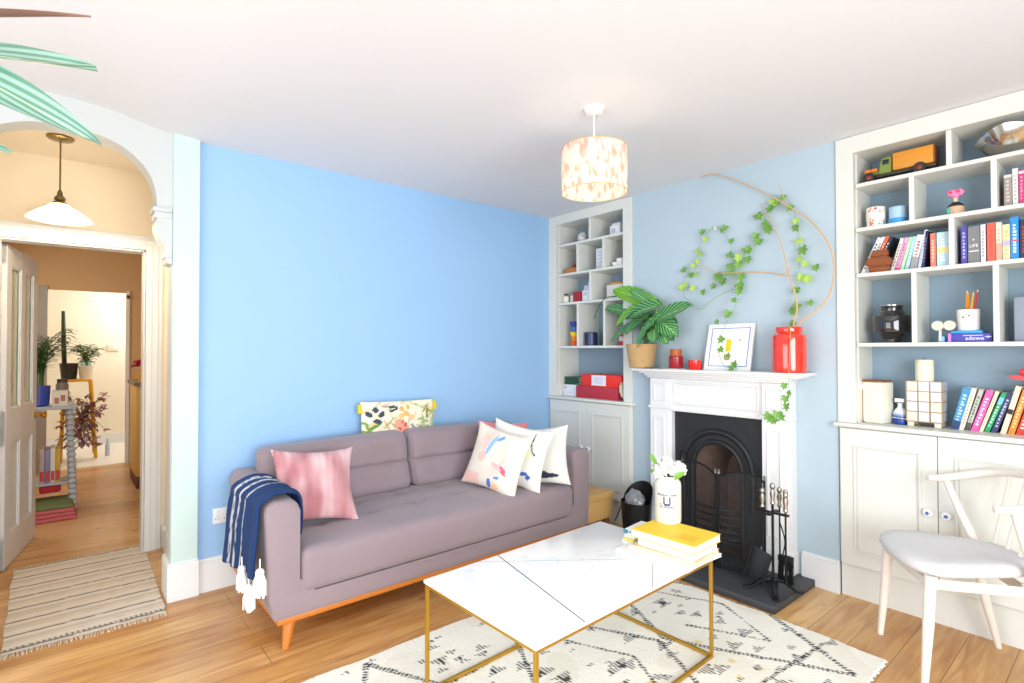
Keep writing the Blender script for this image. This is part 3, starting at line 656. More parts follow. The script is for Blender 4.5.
bm = B(); rbox(bm, .15, .955, AL1+.005, AR0-.005, .245, .447, .045, (26, 54, 4), seatd); part(sf, 'seat_cushion', bm, SOFA, ang=70)
for k, (y0, y1) in enumerate(((-2.462, -1.548), (-1.540, -.61))):
    def backd(q, p, y0=y0, y1=y1):
        front = p[0] > .5
        if front:
            q.x += .02*(1-p[1]**2)**.5
            s = math.exp(-((q.z-.625)/.012)**2); q.x -= .020*s
            for i in range(3): q.x -= .014*math.exp(-((q.z-.625)**2+(q.y-(y0+(y1-y0)*(i+.5)/3))**2)/.0018)
            q.x += .016*noise.noise(Vector((q.y*4, q.z*7, k)))-.006*math.exp(-(((q.y-y0) % .31-.155)/.03)**2)*s
        q.x += (.62-q.z)*.22
        q.z += .008*math.sin(q.y*3)*max(0, p[2])
        return q
    bm = B(); rbox(bm, .13, .30, y0, y1, .45, .805, .055, (4, 30, 26), backd); part(sf, 'back_cushion', bm, SOFA, ang=70)
bm = B(); box(bm, .10, .918, AL0+.055, AR1-.02, .122, .150, .006); part(sf, 'plinth_rail', bm, WOODO)
for x, y, dx, dy in ((.86, -2.49, .03, -.03), (.86, -.60, .03, .03), (.16, -2.49, -.02, -.03), (.16, -.60, -.02, .03)):
    bm = B(); tube(bm, [(x, y, .126), (x+dx*.2, y+dy*.2, .11), (x+dx, y+dy, .0)], [.03, .029, .016], 14); part(sf, 'leg', bm, WOODO)

# ---- cushions
def pillow_bm(w_, h_, t_, n=34, pinch=.07, seed=0, wr=.006):
    bm = B(); F_ = {}
    for s in (1, -1):
        for i in range(n+1):
            for j in range(n+1):
                u, v = -1+2*i/n, -1+2*j/n; ed = i in (0, n) or j in (0, n)
                if ed and s == -1: F_[s, i, j] = F_[1, i, j]; continue
                x = u*w_/2*(1-pinch*(1-v*v)*abs(u)**1.5); y = v*h_/2*(1-pinch*(1-u*u)*abs(v)**1.5)
                z = s*t_/2*((1-u**4)*(1-v**4))**.5*(.55+.45*(1-u*u)*(1-v*v))
                z += wr*noise.noise(Vector((x*9+seed, y*9, s)))*(1-max(abs(u), abs(v))**6)
                F_[s, i, j] = bm.verts.new((x, y, z))
        for i in range(n):
            for j in range(n):
                q = [F_[s, i, j], F_[s, i+1, j], F_[s, i+1, j+1], F_[s, i, j+1]]; bm.faces.new(q if s == 1 else q[::-1])
    return bm
FAB = painted('printed_cotton', .9, .1, 300, .1)
def cushion(name, label, cat, c, nrm, up, w_, h_, t_, fn, seed=0, n=72, pinch=.07, group=None, roll=0):
    bm = pillow_bm(w_, h_, t_, n, pinch, seed); Z = Vector(nrm).normalized(); Y = (Vector(up)-Z*Vector(up).dot(Z)).normalized()
    Y = Matrix.Rotation(math.radians(roll), 3, Z) @ Y; X = Y.cross(Z)
    o = solo(name, bm, FAB, label, cat, (0, 0, 0), group, 0, True); paint(o, lambda co: fn(co.x/(w_/2), co.y/(h_/2), co.z))
    o.matrix_world = Matrix(((X.x, Y.x, Z.x, c[0]), (X.y, Y.y, Z.y, c[1]), (X.z, Y.z, Z.z, c[2]), (0, 0, 0, 1))); return o
def mixh(a, b_, t):
    t = max(0, min(1, t)); t = round(t*12)/12
    A_ = [int(a[i:i+2], 16) for i in (0, 2, 4)]; B_ = [int(b_[i:i+2], 16) for i in (0, 2, 4)]
    return '%02x%02x%02x' % tuple(int(p+(q-p)*t) for p, q in zip(A_, B_))
def pinkfn(u, v, z):
    if abs(u) > .955 or abs(v) > .955: return 'e3c3c6'
    s = noise.noise(Vector((u*2.4, v*.9, 3)))*.9+.35*noise.noise(Vector((u*7, v*2, 8))); return mixh('b4757b', 'e2bfc2', .44+s*1.3)
cushion('pink_cushion', 'pink tie-dyed square cushion at the left end of the sofa beside the blue throw', 'cushion', (.56, -2.272, .635), (.80, -.12, .58), (0, 0, 1), .43, .425, .15, pinkfn, 1, pinch=.14, roll=-4)
rf = random.Random(12)
fl = shapes('f6ecd2', [(rf.uniform(-1, 1), rf.uniform(-1, 1), rf.uniform(.02, .05), rf.uniform(.08, .22), rf.uniform(-70, 70), rf.choice(('d9dcae', 'f3cdb4', 'c9cfb4', 'e9c98a', 'a9bd8a', 'f0b9a0'))) for _ in range(70)] + [(-.78, -.35, .05, .5, 12, '7f9f4d'), (-.68, .0, .16, .06, 40, '6f9148'), (-.64, -.35, .17, .06, 35, '6f9148'), (-.90, -.2, .15, .05, -40, '8cab58'), (-.90, -.6, .15, .05, -40, '6f9148'), (-.62, -.7, .16, .06, 35, '8cab58'), (-.92, .15, .1, .05, -40, '7f9f4d'),
    (-.82, .5, .075, .13, 20, '3c4558'), (-.66, .66, .075, .12, 0, '3c4558'), (-.52, .48, .075, .13, -20, '3c4558'), (-.62, .2, .09, .12, 50, '3c4558'), (-.7, .42, .05, .06, 0, 'e9d9b8'),
    (-.22, .75, .14, .05, -10, '2f3b50'), (-.2, .62, .15, .04, 30, '2f3b50'), (.02, .66, .06, .12, 0, 'f0b264'), (.14, .45, .07, .12, 20, 'f0b264'), (.0, .38, .1, .1, 0, 'f4c07c'), (.2, .72, .06, .1, 0, 'f0b264'), (.28, .3, .06, .13, 0, 'f3c48d'),
    (.0, -.05, .17, .3, 20, 'f2a08c'), (.08, .0, .03, .09, 0, 'b9574e'), (-.06, -.14, .03, .09, 20, 'b9574e'), (.02, .13, .02, .07, -20, 'b9574e'), (-.3, .15, .03, .16, -25, 'c4a273'), (-.4, .05, .03, .2, 20, 'c4a273'), (-.22, .0, .03, .14, 25, 'c4a273'),
    (.42, -.45, .05, .35, 10, '7c828f'), (.36, -.2, .05, .25, 30, '8d93a0'), (.5, -.25, .05, .3, -20, '6d7584'), (.33, -.6, .06, .22, 50, '8d93a0'), (.62, .0, .04, .4, 5, '9db77c'), (.54, .2, .13, .05, 20, '9db77c'), (.68, .1, .12, .05, -30, '9db77c'), (.57, -.05, .12, .05, 20, 'b8c98e'),
    (.78, .6, .03, .25, 30, 'a79a3c'), (.7, .65, .03, .25, -30, 'a79a3c'), (.84, .5, .14, .04, 20, 'c1b14d'), (.74, .4, .04, .22, 0, '8c8a3b'), (.66, -.62, .09, .16, 0, 'f0a94a'), (.82, -.45, .08, .4, 15, '8fa592'), (.9, .0, .06, .4, -8, 'b7cfa5'),
    (-.3, -.55, .03, .4, 40, 'cfd39a'), (-.15, -.6, .03, .4, -30, 'cfd39a'), (.15, -.6, .12, .2, 0, 'f6c9b4'), (-.45, -.6, .08, .25, 10, 'f3dcae'), (-.4, .78, .1, .06, 0, 'b9a2a8')])
fc = cushion('floral_cushion', 'oblong cream cushion with a botanical print and yellow corner tabs, standing behind the sofa back', 'cushion', (.093, -1.527, .835), (1, 0, .06), (0, .0, 1), .56, .33, .09, lambda u, v, z: 'd9c832' if u > .93 and v > .1 else fl(u, v), 5, 60, .03, roll=-1)
for s in (-1, 1):
    bm = B(); box(bm, s*.285-.012, s*.285+.012, .09, .15, -.012, .012, .004); o = link('corner_tab', bm, C('ddca2a', .8)); o.parent = fc; o['label'] = 'yellow corner tab'
a1 = shapes(lambda u, v: mixh('e9e4d7', 'efb9ae', .05+.9*max(0, noise.noise(Vector((u*1.5+1, v*1.7, 4))))+(.5 if v < -.55 and u < -.3 else 0)),
    [(-.92, .2, .07, .45, -8, 'e6dd7c'), (-.15, .38, .07, .38, -14, '8dbbe4'), (.08, .66, .06, .14, -50, '6f9fdc'), (-.33, .3, .05, .3, -10, 'f3c3c0'), (-.35, -.02, .16, .15, 0, 'f4c2be'), (.25, .3, .14, .4, 0, 'f7e3c9'), (.48, -.25, .19, .08, -38, 'e2617a'), (.25, -.18, .2, .06, -20, 'f4b5b5'),
     (.08, -.72, .07, .14, 5, '3f74c4'), (.33, -.5, .1, .04, 10, '5f93d6'), (.3, -.78, .12, .1, 0, 'f3c79c'), (.65, .1, .1, .55, 0, 'f6eed6'), (-.6, -.75, .28, .1, 20, 'f2c2b6')])
cushion('abstract_cushion', 'cream cushion with pastel pink and blue brush marks, frontmost at the right of the sofa', 'cushion', (.715, -1.165, .642), (.30, -.90, .30), (0, .3, 1), .43, .41, .14, lambda u, v, z: a1(u, v), 9, pinch=.11, roll=-5, group=None)
a2 = shapes('e8e6df', [(.5, .6, .018, .2, -6, '2b2b30'), (.53, .33, .016, .14, 14, '2b2b30'), (.62, .17, .03, .07, 45, '2b2b30'), ('r', .30, -.50, .26, .055, 8, '3c62c0'), ('r', .58, -.56, .06, .07, -30, '3c62c0'), (.42, .12, .12, .07, 0, 'f0ebb0'), (-.4, .3, .3, .4, 0, 'f6e8da')])
cushion('line_drawing_cushion', 'white cushion with a thin black line and one blue stroke, behind the pastel brush-mark cushion', 'cushion', (.735, -1.01, .655), (.34, -.90, .22), (0, .28, 1), .45, .41, .12, lambda u, v, z: a2(u, v), 13, pinch=.11, roll=-3)
a3 = shapes('e6e4dc', [(.1, -.62, .3, .13, -12, '2c3246'), (.36, -.66, .3, .07, -4, '2c3246'), (-.2, .3, .3, .3, 0, 'f7ece2'), (.75, -.45, .03, .2, -60, 'd8dadd')])
cushion('dark_motif_cushion', 'white cushion with a dark navy leaf shape, against the right arm of the sofa', 'cushion', (.775, -.85, .638), (.46, -.82, .22), (0, .3, 1), .42, .39, .12, lambda u, v, z: a3(u, v), 17, pinch=.11, roll=14)
pc = P(516, 424, x=.42)
cushion('coral_cushion', 'coral pink cushion tucked behind the pile at the right end of the sofa', 'cushion', (.45, pc.y-.135, pc.z-.160), (.92, -.22, .3), (0, 0, 1), .39, .39, .11, lambda u, v, z: 'f08f93' if v > .42+.3*u else 'b9d8ee' if v > .1 else 'f6f3ee', 21, pinch=.08, roll=-6)

# ---- throw with tassels over the left arm
bm = B(); NU, NV = 66, 60; yo, yi, zt = AL0-.018, AL1+.018, ZT+.022
path = [(-2.652, .275), (-2.645, .40), (-2.640, .52), (-2.632, .62), (yo+.008, .66), (-2.585, zt-.005), (-2.54, zt+.004), (-2.485, zt-.006), (-2.453, .655), (-2.441, .60), (-2.436, .52), (-2.432, .465)]
pp = smooth_path([Vector((0, a, b_)) for a, b_ in path], 5); NV = len(pp)-1
G = []
for j in range(NV+1):
    t = j/NV; x0 = .34+.10*min(1, t/.42)+.03*max(0, (t-.6)/.4); x1 = .905-.01*min(1, t/.4)-.10*max(0, (t-.6)/.4); row = []
    for i in range(NU+1):
        u = i/NU; f_ = math.sin(u*PI*7)*.5+.5; q = pp[j]; tn = (pp[min(j+1, NV)]-pp[max(j-1, 0)]).normalized(); nn = Vector((0, tn.z, -tn.y))*-1
        w_ = .012*f_+.006*noise.noise(Vector((u*6, t*7, 0))); z_ = -.10*(1-u)*0
        row.append(bm.verts.new(Vector((x0+(x1-x0)*u, q.y, q.z))+nn*w_+Vector((0, 0, -.01*max(0, 1-t/.35)*(1-u)+.075*max(0, 1-t/.35)*u))))
    G.append(row)
for j in range(NV):
    for i in range(NU): bm.faces.new((G[j][i], G[j][i+1], G[j+1][i+1], G[j+1][i]))
bmesh.ops.recalc_face_normals(bm, faces=bm.faces[:])
tt = thing('throw_blanket', 'navy knitted throw with white stripes and tassels over the left arm of the sofa', 'throw', (.6, -2.52, ZT))
KNIT = painted('navy_knit', .95, .7, 260)
o = part(tt, 'blanket', bm, KNIT, ang=180)
m = o.modifiers.new('s', 'SOLIDIFY'); m.thickness = .014; m.offset = 0
m = o.modifiers.new('b', 'SUBSURF'); m.levels = m.render_levels = 1
me = o.data; at_ = me.color_attributes.new('Col', 'FLOAT_COLOR', 'POINT'); rn = random.Random(2)
for j in range(NV+1):
    for i in range(NU+1):
        u = i/NU; st = any(abs(u-c) < .02 for c in (.17, .40, .62)) and j/NV < .8 and rn.random() < .8
        at_.data[j*(NU+1)+i].color = (*lin('c8cdd6' if st else '10366b'), 1)
TAS = mat('white_wool', 'f0f0ee', .95, bump=.3, bscale=200)
for k, (a, b_) in enumerate(((243, 583), (260, 588), (246, 603))):
    p = P(a, b_, y=-2.675); p.y = (-2.692, -2.688, -2.676)[k]; tp = p+Vector((0, .012, .068))
    bm = B(); tube(bm, [tp+Vector((0, 0, .05)), tp], .003, 6); sphere(bm, tp-Vector((0, 0, .006)), .018, u=10, v=8)
    for i in range(60):
        a_ = random.uniform(0, 2*PI); r = random.uniform(.2, 1)**.5; l = random.uniform(.085, .10)
        tube(bm, [tp+Vector((.010*r*math.cos(a_), .008*r*math.sin(a_), -.008)), tp+Vector((.034*r*math.cos(a_), .020*r*math.sin(a_), -.045)), tp+Vector((.046*r*math.cos(a_), .022*r*math.sin(a_), -l))], [.006, .0065, .004], 5)
    part(tt, 'tassel', bm, TAS, 'white woollen tassel')

# wooden drawer box beside the sofa arm
t = thing('wooden_box', 'low pale oak box on the floor between the sofa arm and the white alcove cupboard', 'box', (.65, -.30, 0))
bm = B(); box(bm, .43, .835, -.44, -.16, .11, .255, .003); part(t, 'case', bm, OAK)
bm = B(); box(bm, .42, .845, -.45, -.15, .255, .300, .003); part(t, 'lid', bm, OAK)
for x in (.47, .80):
    for y in (-.41, -.20): bm = B(); box(bm, x-.02, x+.02, y-.02, y+.02, 0, .11, .003); part(t, 'leg', bm, C('7d4a26'))
# socket on the blue wall
t = thing('wall_socket', 'white double wall socket on the blue wall left of the sofa', 'socket', (0, -2.59, .41))
bm = B(); box(bm, .0, .009, -2.645, -2.555, .365, .452, .003); part(t, 'plate', bm, WHITE)
for yy in (-2.622, -2.578):
    bm = B(); box(bm, .009, .0125, yy-.006, yy+.006, .425, .440, .001); part(t, 'switch', bm, C('dfe3e6'))
    for dy, dz in ((0, .012), (-.008, -.004), (.008, -.004)):
        bm = B(); box(bm, .0085, .0095, yy+dy-.002, yy+dy+.002, .397+dz-.003, .397+dz+.003); part(t, 'pin_hole', bm, C('505560'), smooth=False)

# ================================================================== RUG
RUGM = painted('woven_wool', .95, .5, 160, .1)
RX0, RX1, RY0, RY1 = 1.20, 2.675, -3.25, -.56
bm = B(); st_ = .0075; nx, ny = int((RX1-RX0)/st_), int((RY1-RY0)/st_); G = []
for i in range(nx+1):
    r_ = []
    for j in range(ny+1):
        x, y = RX0+(RX1-RX0)*i/nx, RY0+(RY1-RY0)*j/ny; e = min(i, nx-i, j, ny-j)
        x += .012*noise.noise(Vector((y*5, 0, i > nx/2)))*abs(2*i/nx-1)+.006*(i in (0, nx))*random.uniform(-1, 1); y += .015*noise.noise(Vector((x*4, 7, j > ny/2)))*abs(2*j/ny-1)
        r_.append(bm.verts.new((x, y, .002 if e == 0 else .010+.0018*noise.noise(Vector((x*70, y*70, 0)))+.003*noise.noise(Vector((x*6, y*6, 0))))))
    G.append(r_)
for i in range(nx):
    for j in range(ny): bm.faces.new((G[i][j], G[i+1][j], G[i+1][j+1], G[i][j+1]))
rug = solo('berber_rug', bm, RUGM, 'cream wool rug with broken black diamond lines under the coffee table', 'rug', (1.94, -1.9, 0))
rr = random.Random(11); lines = []
def seg(x0, y0, x1, y1, wd=.011, per=.018, col='2a2b31'): lines.append((x0, y0, x1-x0, y1-y0, math.hypot(x1-x0, y1-y0), wd, per, col))
# large lozenges drawn with stitched lines
for k in range(4):
    yc = -.80-.75*k
    seg(1.25, yc, 1.95, yc+.36); seg(1.95, yc+.36, 2.62, yc); seg(2.62, yc, 1.95, yc-.36); seg(1.95, yc-.36, 1.25, yc)
    seg(1.60, yc, 1.95, yc+.17, .007, .02); seg(1.95, yc+.17, 2.28, yc, .007, .02); seg(2.28, yc, 1.95, yc-.17, .007, .02)
seg(1.45, -.6, 1.7, -3.2, .009); seg(2.45, -.62, 2.2, -3.2, .009)
tris = []
for k in range(230):
    x, y = rr.uniform(1.24, 2.62), rr.uniform(-3.2, -.6); tris.append((x, y, rr.choice((.025, .035, .045, .06)), rr.choice((-1, 1)), rr.uniform(-.3, .3)))
yel = [(rr.uniform(2.0, 2.45), rr.uniform(-1.6, -1.0), rr.uniform(.008, .022)) for _ in range(14)]
cell = {}
for q in tris:
    for a in range(-1, 2):
        for b_ in range(-1, 2): cell.setdefault((int(q[0]/.1)+a, int(q[1]/.1)+b_), []).append(q)
def rugc(co):
    x, y = co.x+1.94, co.y-1.9
    wob = .006*noise.noise(Vector((x*9, y*9, 2)))
    for (a, b_, dx, dy, L_, wd, per, col) in lines:
        s = ((x-a)*dx+(y-b_)*dy)/L_; d = abs((x-a)*dy-(y-b_)*dx)/L_
        if 0 < s < L_ and d < wd+wob and (s/per) % 1 < .62: return col
    for (a, b_, sz, sg, sl) in cell.get((int(x/.1), int(y/.1)), ()):
        u, v = (x-a)*sg, y-b_
        if 0 < u < sz and abs(v) < (sz-u)*.9 and (v/.0165) % 1 < .5: return '2e2f35'
    for (a, b_, r) in yel:
        if (x-a)**2+(y-b_)**2 < r*r: return 'ead08c'
    return 'f2eee2' if noise.noise(Vector((x*3, y*3, 5))) > -.1 else 'ece7d8'
paint(rug, rugc)

# ================================================================== COFFEE TABLE
TX0, TX1, TY0, TY1, TZ = 1.596, 2.230, -2.212, -1.135, .45
t = thing('coffee_table', 'low rectangular coffee table with a white marble top on a thin brass frame', 'coffee table', ((TX0+TX1)/2, (TY0+TY1)/2, .012))
ctab = t
MARB = mat('white_marble', 'f7f7f5', .22, var=.04, vscale=5)
nt = MARB.node_tree; N = nt.nodes; L = nt.links
mn = N.new('ShaderNodeTexNoise'); mn.inputs['Scale'].default_value = 3.2; mn.inputs['Detail'].default_value = 9; mn.inputs['Distortion'].default_value = 2.4
tcn = N.new('ShaderNodeTexCoord'); L.new(tcn.outputs['Object'], mn.inputs['Vector']); rp = N.new('ShaderNodeValToRGB')
e = rp.color_ramp.elements; e[0].position = .58; e[0].color = (*lin('fbfbfa'), 1); e[1].position = .72; e[1].color = (*lin('fbfbfa'), 1); q = e.new(.63); q.color = (*lin('e6eef1'), 1)
L.new(mn.outputs[0], rp.inputs[0]); L.new(rp.outputs[0], N['Principled BSDF'].inputs['Base Color'])
bm = B(); box(bm, TX0, TX1, TY0, TY1, TZ-.014, TZ, .002); tp = part(t, 'top', bm, MARB)
def inl(a, b_, w_, m, nm):
    a, b_ = Vector((*a, 0)), Vector((*b_, 0)); d = (b_-a).normalized(); s = Vector((-d.y, d.x, 0))*w_/2; bm = B()
    vs = [bm.verts.new((v.x, v.y, TZ+.0004)) for v in (a+s, a-s, b_-s, b_+s)]; lo = [bm.verts.new((v.x, v.y, TZ-.001)) for v in (a+s, a-s, b_-s, b_+s)]
    bm.faces.new(vs); bm.faces.new(lo[::-1]); [bm.faces.new((vs[i], vs[(i+1) % 4], lo[(i+1) % 4], lo[i])) for i in range(4)]; part(tp, nm, bm, m, smooth=False)
inl((TX0+.001, -1.835), (2.232, -1.988), .005, C('55524a', .4), 'inlay_line'); inl((TX0+.001, -1.95), (2.07, -1.362), .0025, C('8f9a9a', .4), 'inlay_line'); inl((2.07, -1.362), (TX1-.001, -1.60), .003, C('8a8578', .4), 'inlay_line')
fr = B(); s = .0135
for z in (TZ-.014-s, .012):
    box(fr, TX0+.004, TX1-.004, TY0+.004, TY0+.004+s, z, z+s, .001, 1); box(fr, TX0+.004, TX1-.004, TY1-.004-s, TY1-.004, z, z+s, .001, 1)
    box(fr, TX0+.004, TX0+.004+s, TY0+.02, TY1-.02, z, z+s, .001, 1); box(fr, TX1-.004-s, TX1-.004, TY0+.02, TY1-.02, z, z+s, .001, 1)
part(t, 'frame', fr, BRASS, smooth=False)
for x in (TX0+.004, TX1-.004-s):
    for y in (TY0+.004, TY1-.004-s): bm = B(); box(bm, x, x+s, y, y+s, .012+s, TZ-.014-s, .001, 1); part(t, 'leg', bm, BRASS, smooth=False)

ctab.rotation_euler = (0, 0, math.radians(1.3)); ctab.location = (1.882, -1.668, .012)
# ---- books: cover + pages
def flat_book(name, label, cat, c, w_, d_, h_, z, rot, cov, pages='f3efe6', group=None, open_side=None):
    t = thing(name, label, cat, (c[0], c[1], z), group, math.radians(rot)); bm = B()
    box(bm, -w_/2, w_/2, -d_/2, d_/2, h_-.003, h_, .0008, 1); box(bm, -w_/2, w_/2, -d_/2, d_/2, 0, .003, .0008, 1); box(bm, -w_/2, -w_/2+.003, -d_/2, d_/2, .002, h_-.002)
    part(t, 'cover', bm, cov if not isinstance(cov, str) else C(cov, .5), local=True, smooth=False)
    bm = B(); box(bm, -w_/2+.004, w_/2-.003, -d_/2+.003, d_/2-.003, .003, h_-.003); part(t, 'pages', bm, C(pages, .9), local=True, smooth=False); return t
bz = TZ; GB = 'books and magazines stacked on the coffee table'
stk = [('magazine', 'thin white magazine at the bottom of the stack on the coffee table', 'magazine', (2.032, -1.262), .345, .25, .010, 4, 'f4f2ec'),
       ('magazine', 'white magazine second from the bottom of the stack on the coffee table', 'magazine', (2.065, -1.24), .31, .235, .014, -3, 'f3f5f4'),
       ('magazine', 'peach and orange edged magazine in the middle of the coffee table stack', 'magazine', (2.075, -1.245), .29, .22, .014, 6, 'f2c08a'),
       ('book', 'thick white book directly beneath the yellow book on the coffee table', 'book', (2.08, -1.24), .265, .205, .030, 2, 'f4f0f2')]
for a in stk: flat_book(*a[:7], bz, a[7], a[8], group=GB); bz += a[6]
yb = flat_book('yellow_book', 'bright yellow book on top of the coffee table stack, under the white jar', 'book', (2.068, -1.238), .305, .225, .034, bz, 3, 'fbd22e', 'fbf9f2', group=GB); bz += .034
for i in range(5):
    bm = B(); box(bm, .03+.012*(i % 2), .12, -.01-.014*i, -.004-.014*i, .0341, .0343, 0); part(yb, 'cover_print', bm, C('e0ad1c', .5), local=True, smooth=False)
for k, (z0, hh, col, lab) in enumerate(((TZ, .012, 'eef0ee', 'white folded leaflet at the bottom left of the coffee table stack'), (TZ+.012, .010, 'f3e22a', 'bright yellow leaflet poking out at the left of the coffee table stack'), (TZ+.022, .012, 'e6eaea', 'white booklet with a dark edge at the left of the coffee table stack'), (TZ+.034, .026, 'f2f4f4', 'white booklet with blue ovals on its spine at the left of the coffee table stack'))):
    lt = flat_book('booklet', lab, 'booklet', (1.862-.006*k, -1.225+.01*k), .062, .15, hh, z0, -8+5*k, col, group='booklets beside the coffee table stack')
    if k == 3:
        for yy, rr_ in ((-.04, .010), (.0, .006)):
            bm = B(); lathe(bm, [(.0, 0), (rr_, 0), (rr_, .001), (0, .001)], n=14); bmesh.ops.transform(bm, matrix=Matrix.Translation((.0 if 0 else -.0, -.0755, .014)) @ Matrix.Rotation(PI/2, 4, 'X') @ Matrix.Scale(1.4, 4, (1, 0, 0)) @ Matrix.Translation((yy*.5, 0, 0)), verts=bm.verts[:]); part(lt, 'blue_oval', bm, C('3f8fb0'), local=True)
# jar with flowers
J = P(668, 521, z=bz); jx, jy = J.x, J.y
t = thing('stoneware_jar', 'off-white stoneware jar with blue lettering and crest standing on the yellow book', 'jar', (jx, jy, bz))
bm = B(); lathe(bm, [(.001, 0), (.055, 0), (.059, .004), (.060, .03), (.060, .172), (.057, .186), (.050, .194), (.048, .200), (.051, .205), (.051, .213), (.044, .213), (.042, .195), (.001, .185)], (jx, jy, bz), 40); jb = part(t, 'body', bm, mat('stoneware_glaze', 'd8d5c9', .25, coat=.3))
INK = C('35357e', .4); vd = (CAM-Vector((jx, jy, CAM.z))).normalized(); va = math.atan2(vd.y, vd.x)-math.radians(4)
def wrap(bm, r, cx_, cy_, z0):       # bend flat artwork (x right, y up) round the jar
    for v in bm.verts:
        a = va+v.co.x/r; v.co = Vector((cx_+(r+v.co.z)*math.cos(a), cy_+(r+v.co.z)*math.sin(a), z0+v.co.y))
for s_, sz, zz in (('Moulton Fields', .0150, .134), ('TOWERS', .0165, .078)):
    bm = text_bm(s_, sz, Matrix.Identity(4)); wrap(bm, .0606, jx, jy, bz+zz); part(jb, 'lettering', bm, INK, smooth=False)
bm = B()
for a in ((-.016, -.010, -.016, .018), (.010, .016, -.016, .018), (-.012, .012, -.022, -.013), (-.016, .016, .014, .018)): box(bm, a[0], a[1], a[2], a[3], 0, .0006)
for s_ in (-1, 1): box(bm, *sorted((s_*.022, s_*.036)), -.018, -.016, 0, .0006)
wrap(bm, .0606, jx, jy, bz+.108); part(jb, 'crest', bm, INK, smooth=False)
t = thing('white_flowers', 'bunch of ruffled white artificial flowers with green leaves in the stoneware jar', 'flowers', (jx, jy, bz+.18))
PET = mat('white_petals', 'f8f8f4', .8, bump=.1, bscale=60); rn = random.Random(5)
for k, (dx, dy, dz, r) in enumerate(((-.012, -.012, .236, .056), (.034, .026, .230, .044), (-.014, .032, .228, .044))):
    c = Vector((jx+dx, jy+dy, bz+dz+.006)); bm = B(); sphere(bm, c, r*.5, u=12, v=8)
    for i in range(90):
        a_, b2 = rn.uniform(0, 2*PI), rn.uniform(-.5, 1.5); d = Vector((math.cos(a_)*math.cos(b2), math.sin(a_)*math.cos(b2), math.sin(b2)))
        leaf(bm, c+d*r*.30, d, d.orthogonal(), r*.68, r*.8, droop=.25*rn.uniform(-1, 1), fold=.18, nu=2, nv=4)
    part(t, 'flower_head', bm, PET, ang=180)
    bm = B(); tube(bm, [c, Vector((jx, jy, bz+.19))], .003, 6); part(t, 'stem', bm, GREEN)
for a, b_, c_ in (((656, 464), (651, 455), .022), ((655, 473), (651, 470), .020), ((675, 478), (682, 473), .028), ((660, 480), (654, 483), .016)):
    p0, p1 = P(*a, y=jy-.02), P(*b_, y=jy-.02); bm = B(); leaf(bm, p0, p1-p0, (.3, -.8, .5), (p1-p0).length*1.3, c_, nu=2, nv=6); part(t, 'leaf', bm, mat('fresh_leaf', '7fb04a', .5))

# ================================================================== CHAIR
ch = thing('armchair', 'pale whitewashed wooden armchair with a light grey upholstered seat in front of the right cupboard', 'chair', (2.703, -.496, 0), None, math.radians(35))
def lp(bm, nm, m=None, par=None, **k): return part(par or ch, nm, bm, m or CHAIRW, local=True, **k)
for s in (-1, 1):
    bm = B(); tube(bm, [(.030, s*.200, .445), (.018, s*.206, .25), (-.002, s*.215, 0)], [.021, .020, .0125], 14); lp(bm, 'front_leg')
    bm = B(); tube(bm, [(.36, s*.180, .44), (.40, s*.195, .25), (.465, s*.215, 0)], [.018, .019, .0125], 14); lp(bm, 'back_leg')
    bm = B(); tube(bm, [(.285, s*.245, .735), (.330, s*.228, .60), (.385, s*.195, .44)], [.013, .017, .021], 12); lp(bm, 'arm_post')
    bm = B(); tube(bm, [(.03, s*.195, .410), (.37, s*.18, .405)], .014, 10, flat=1.5); lp(bm, 'side_rail')
bm = B(); tube(bm, [(.025, -.195, .410), (.025, .195, .410)], .014, 10, flat=1.5); lp(bm, 'front_rail')
bm = B(); tube(bm, [(.37, -.18, .40), (.37, .18, .40)], .014, 10, flat=1.5); lp(bm, 'back_rail')
bm = B(); q = smooth_path([(.215, .258, .738), (.28, .266, .742), (.37, .256, .762), (.44, .215, .787), (.485, .12, .808), (.495, 0, .815), (.485, -.12, .808), (.44, -.215, .787), (.37, -.256, .762), (.28, -.266, .742), (.215, -.258, .738)], 5)
n = len(q); tube(bm, q, [.015+.006*min(1, min(i, n-1-i)/6) for i in range(n)], 12, flat=.85); lp(bm, 'arm_rail')
for yy in (.135, .045, -.045, -.135):
    bm = B(); xr = .488-.9*yy*yy*.6; tube(bm, [(.40, yy*.92, .45), (xr, yy, .80)], [.0085, .007], 8); lp(bm, 'spindle')
bm = B(); NS = 48; rings = []
def seat_pt(a, k):
    c, s = math.cos(a), math.sin(a); x = .205-.245*abs(c)**.62*(1 if c > 0 else -1); hw = .252-.10*max(0, (x-.05))/.4; y = hw*abs(s)**.62*(1 if s > 0 else -1)
    return Vector((.205+(x-.205)*k, y*k, 0))
for k, z in ((.90, .450), (.97, .456), (1, .472), (.985, .488), (.94, .497), (.8, .502), (.5, .495), (.2, .492)): rings.append([bm.verts.new(seat_pt(2*PI*j/NS, k)+Vector((0, 0, z-.018*max(0, math.cos(2*PI*j/NS))*k*.5))) for j in range(NS)])
for i in range(len(rings)-1):
    for j in range(NS): bm.faces.new((rings[i][j], rings[i][(j+1) % NS], rings[i+1][(j+1) % NS], rings[i+1][j]))
bm.faces.new(rings[0][::-1]); bm.faces.new(rings[-1]); lp(bm, 'seat', CHAIRS, ang=60)

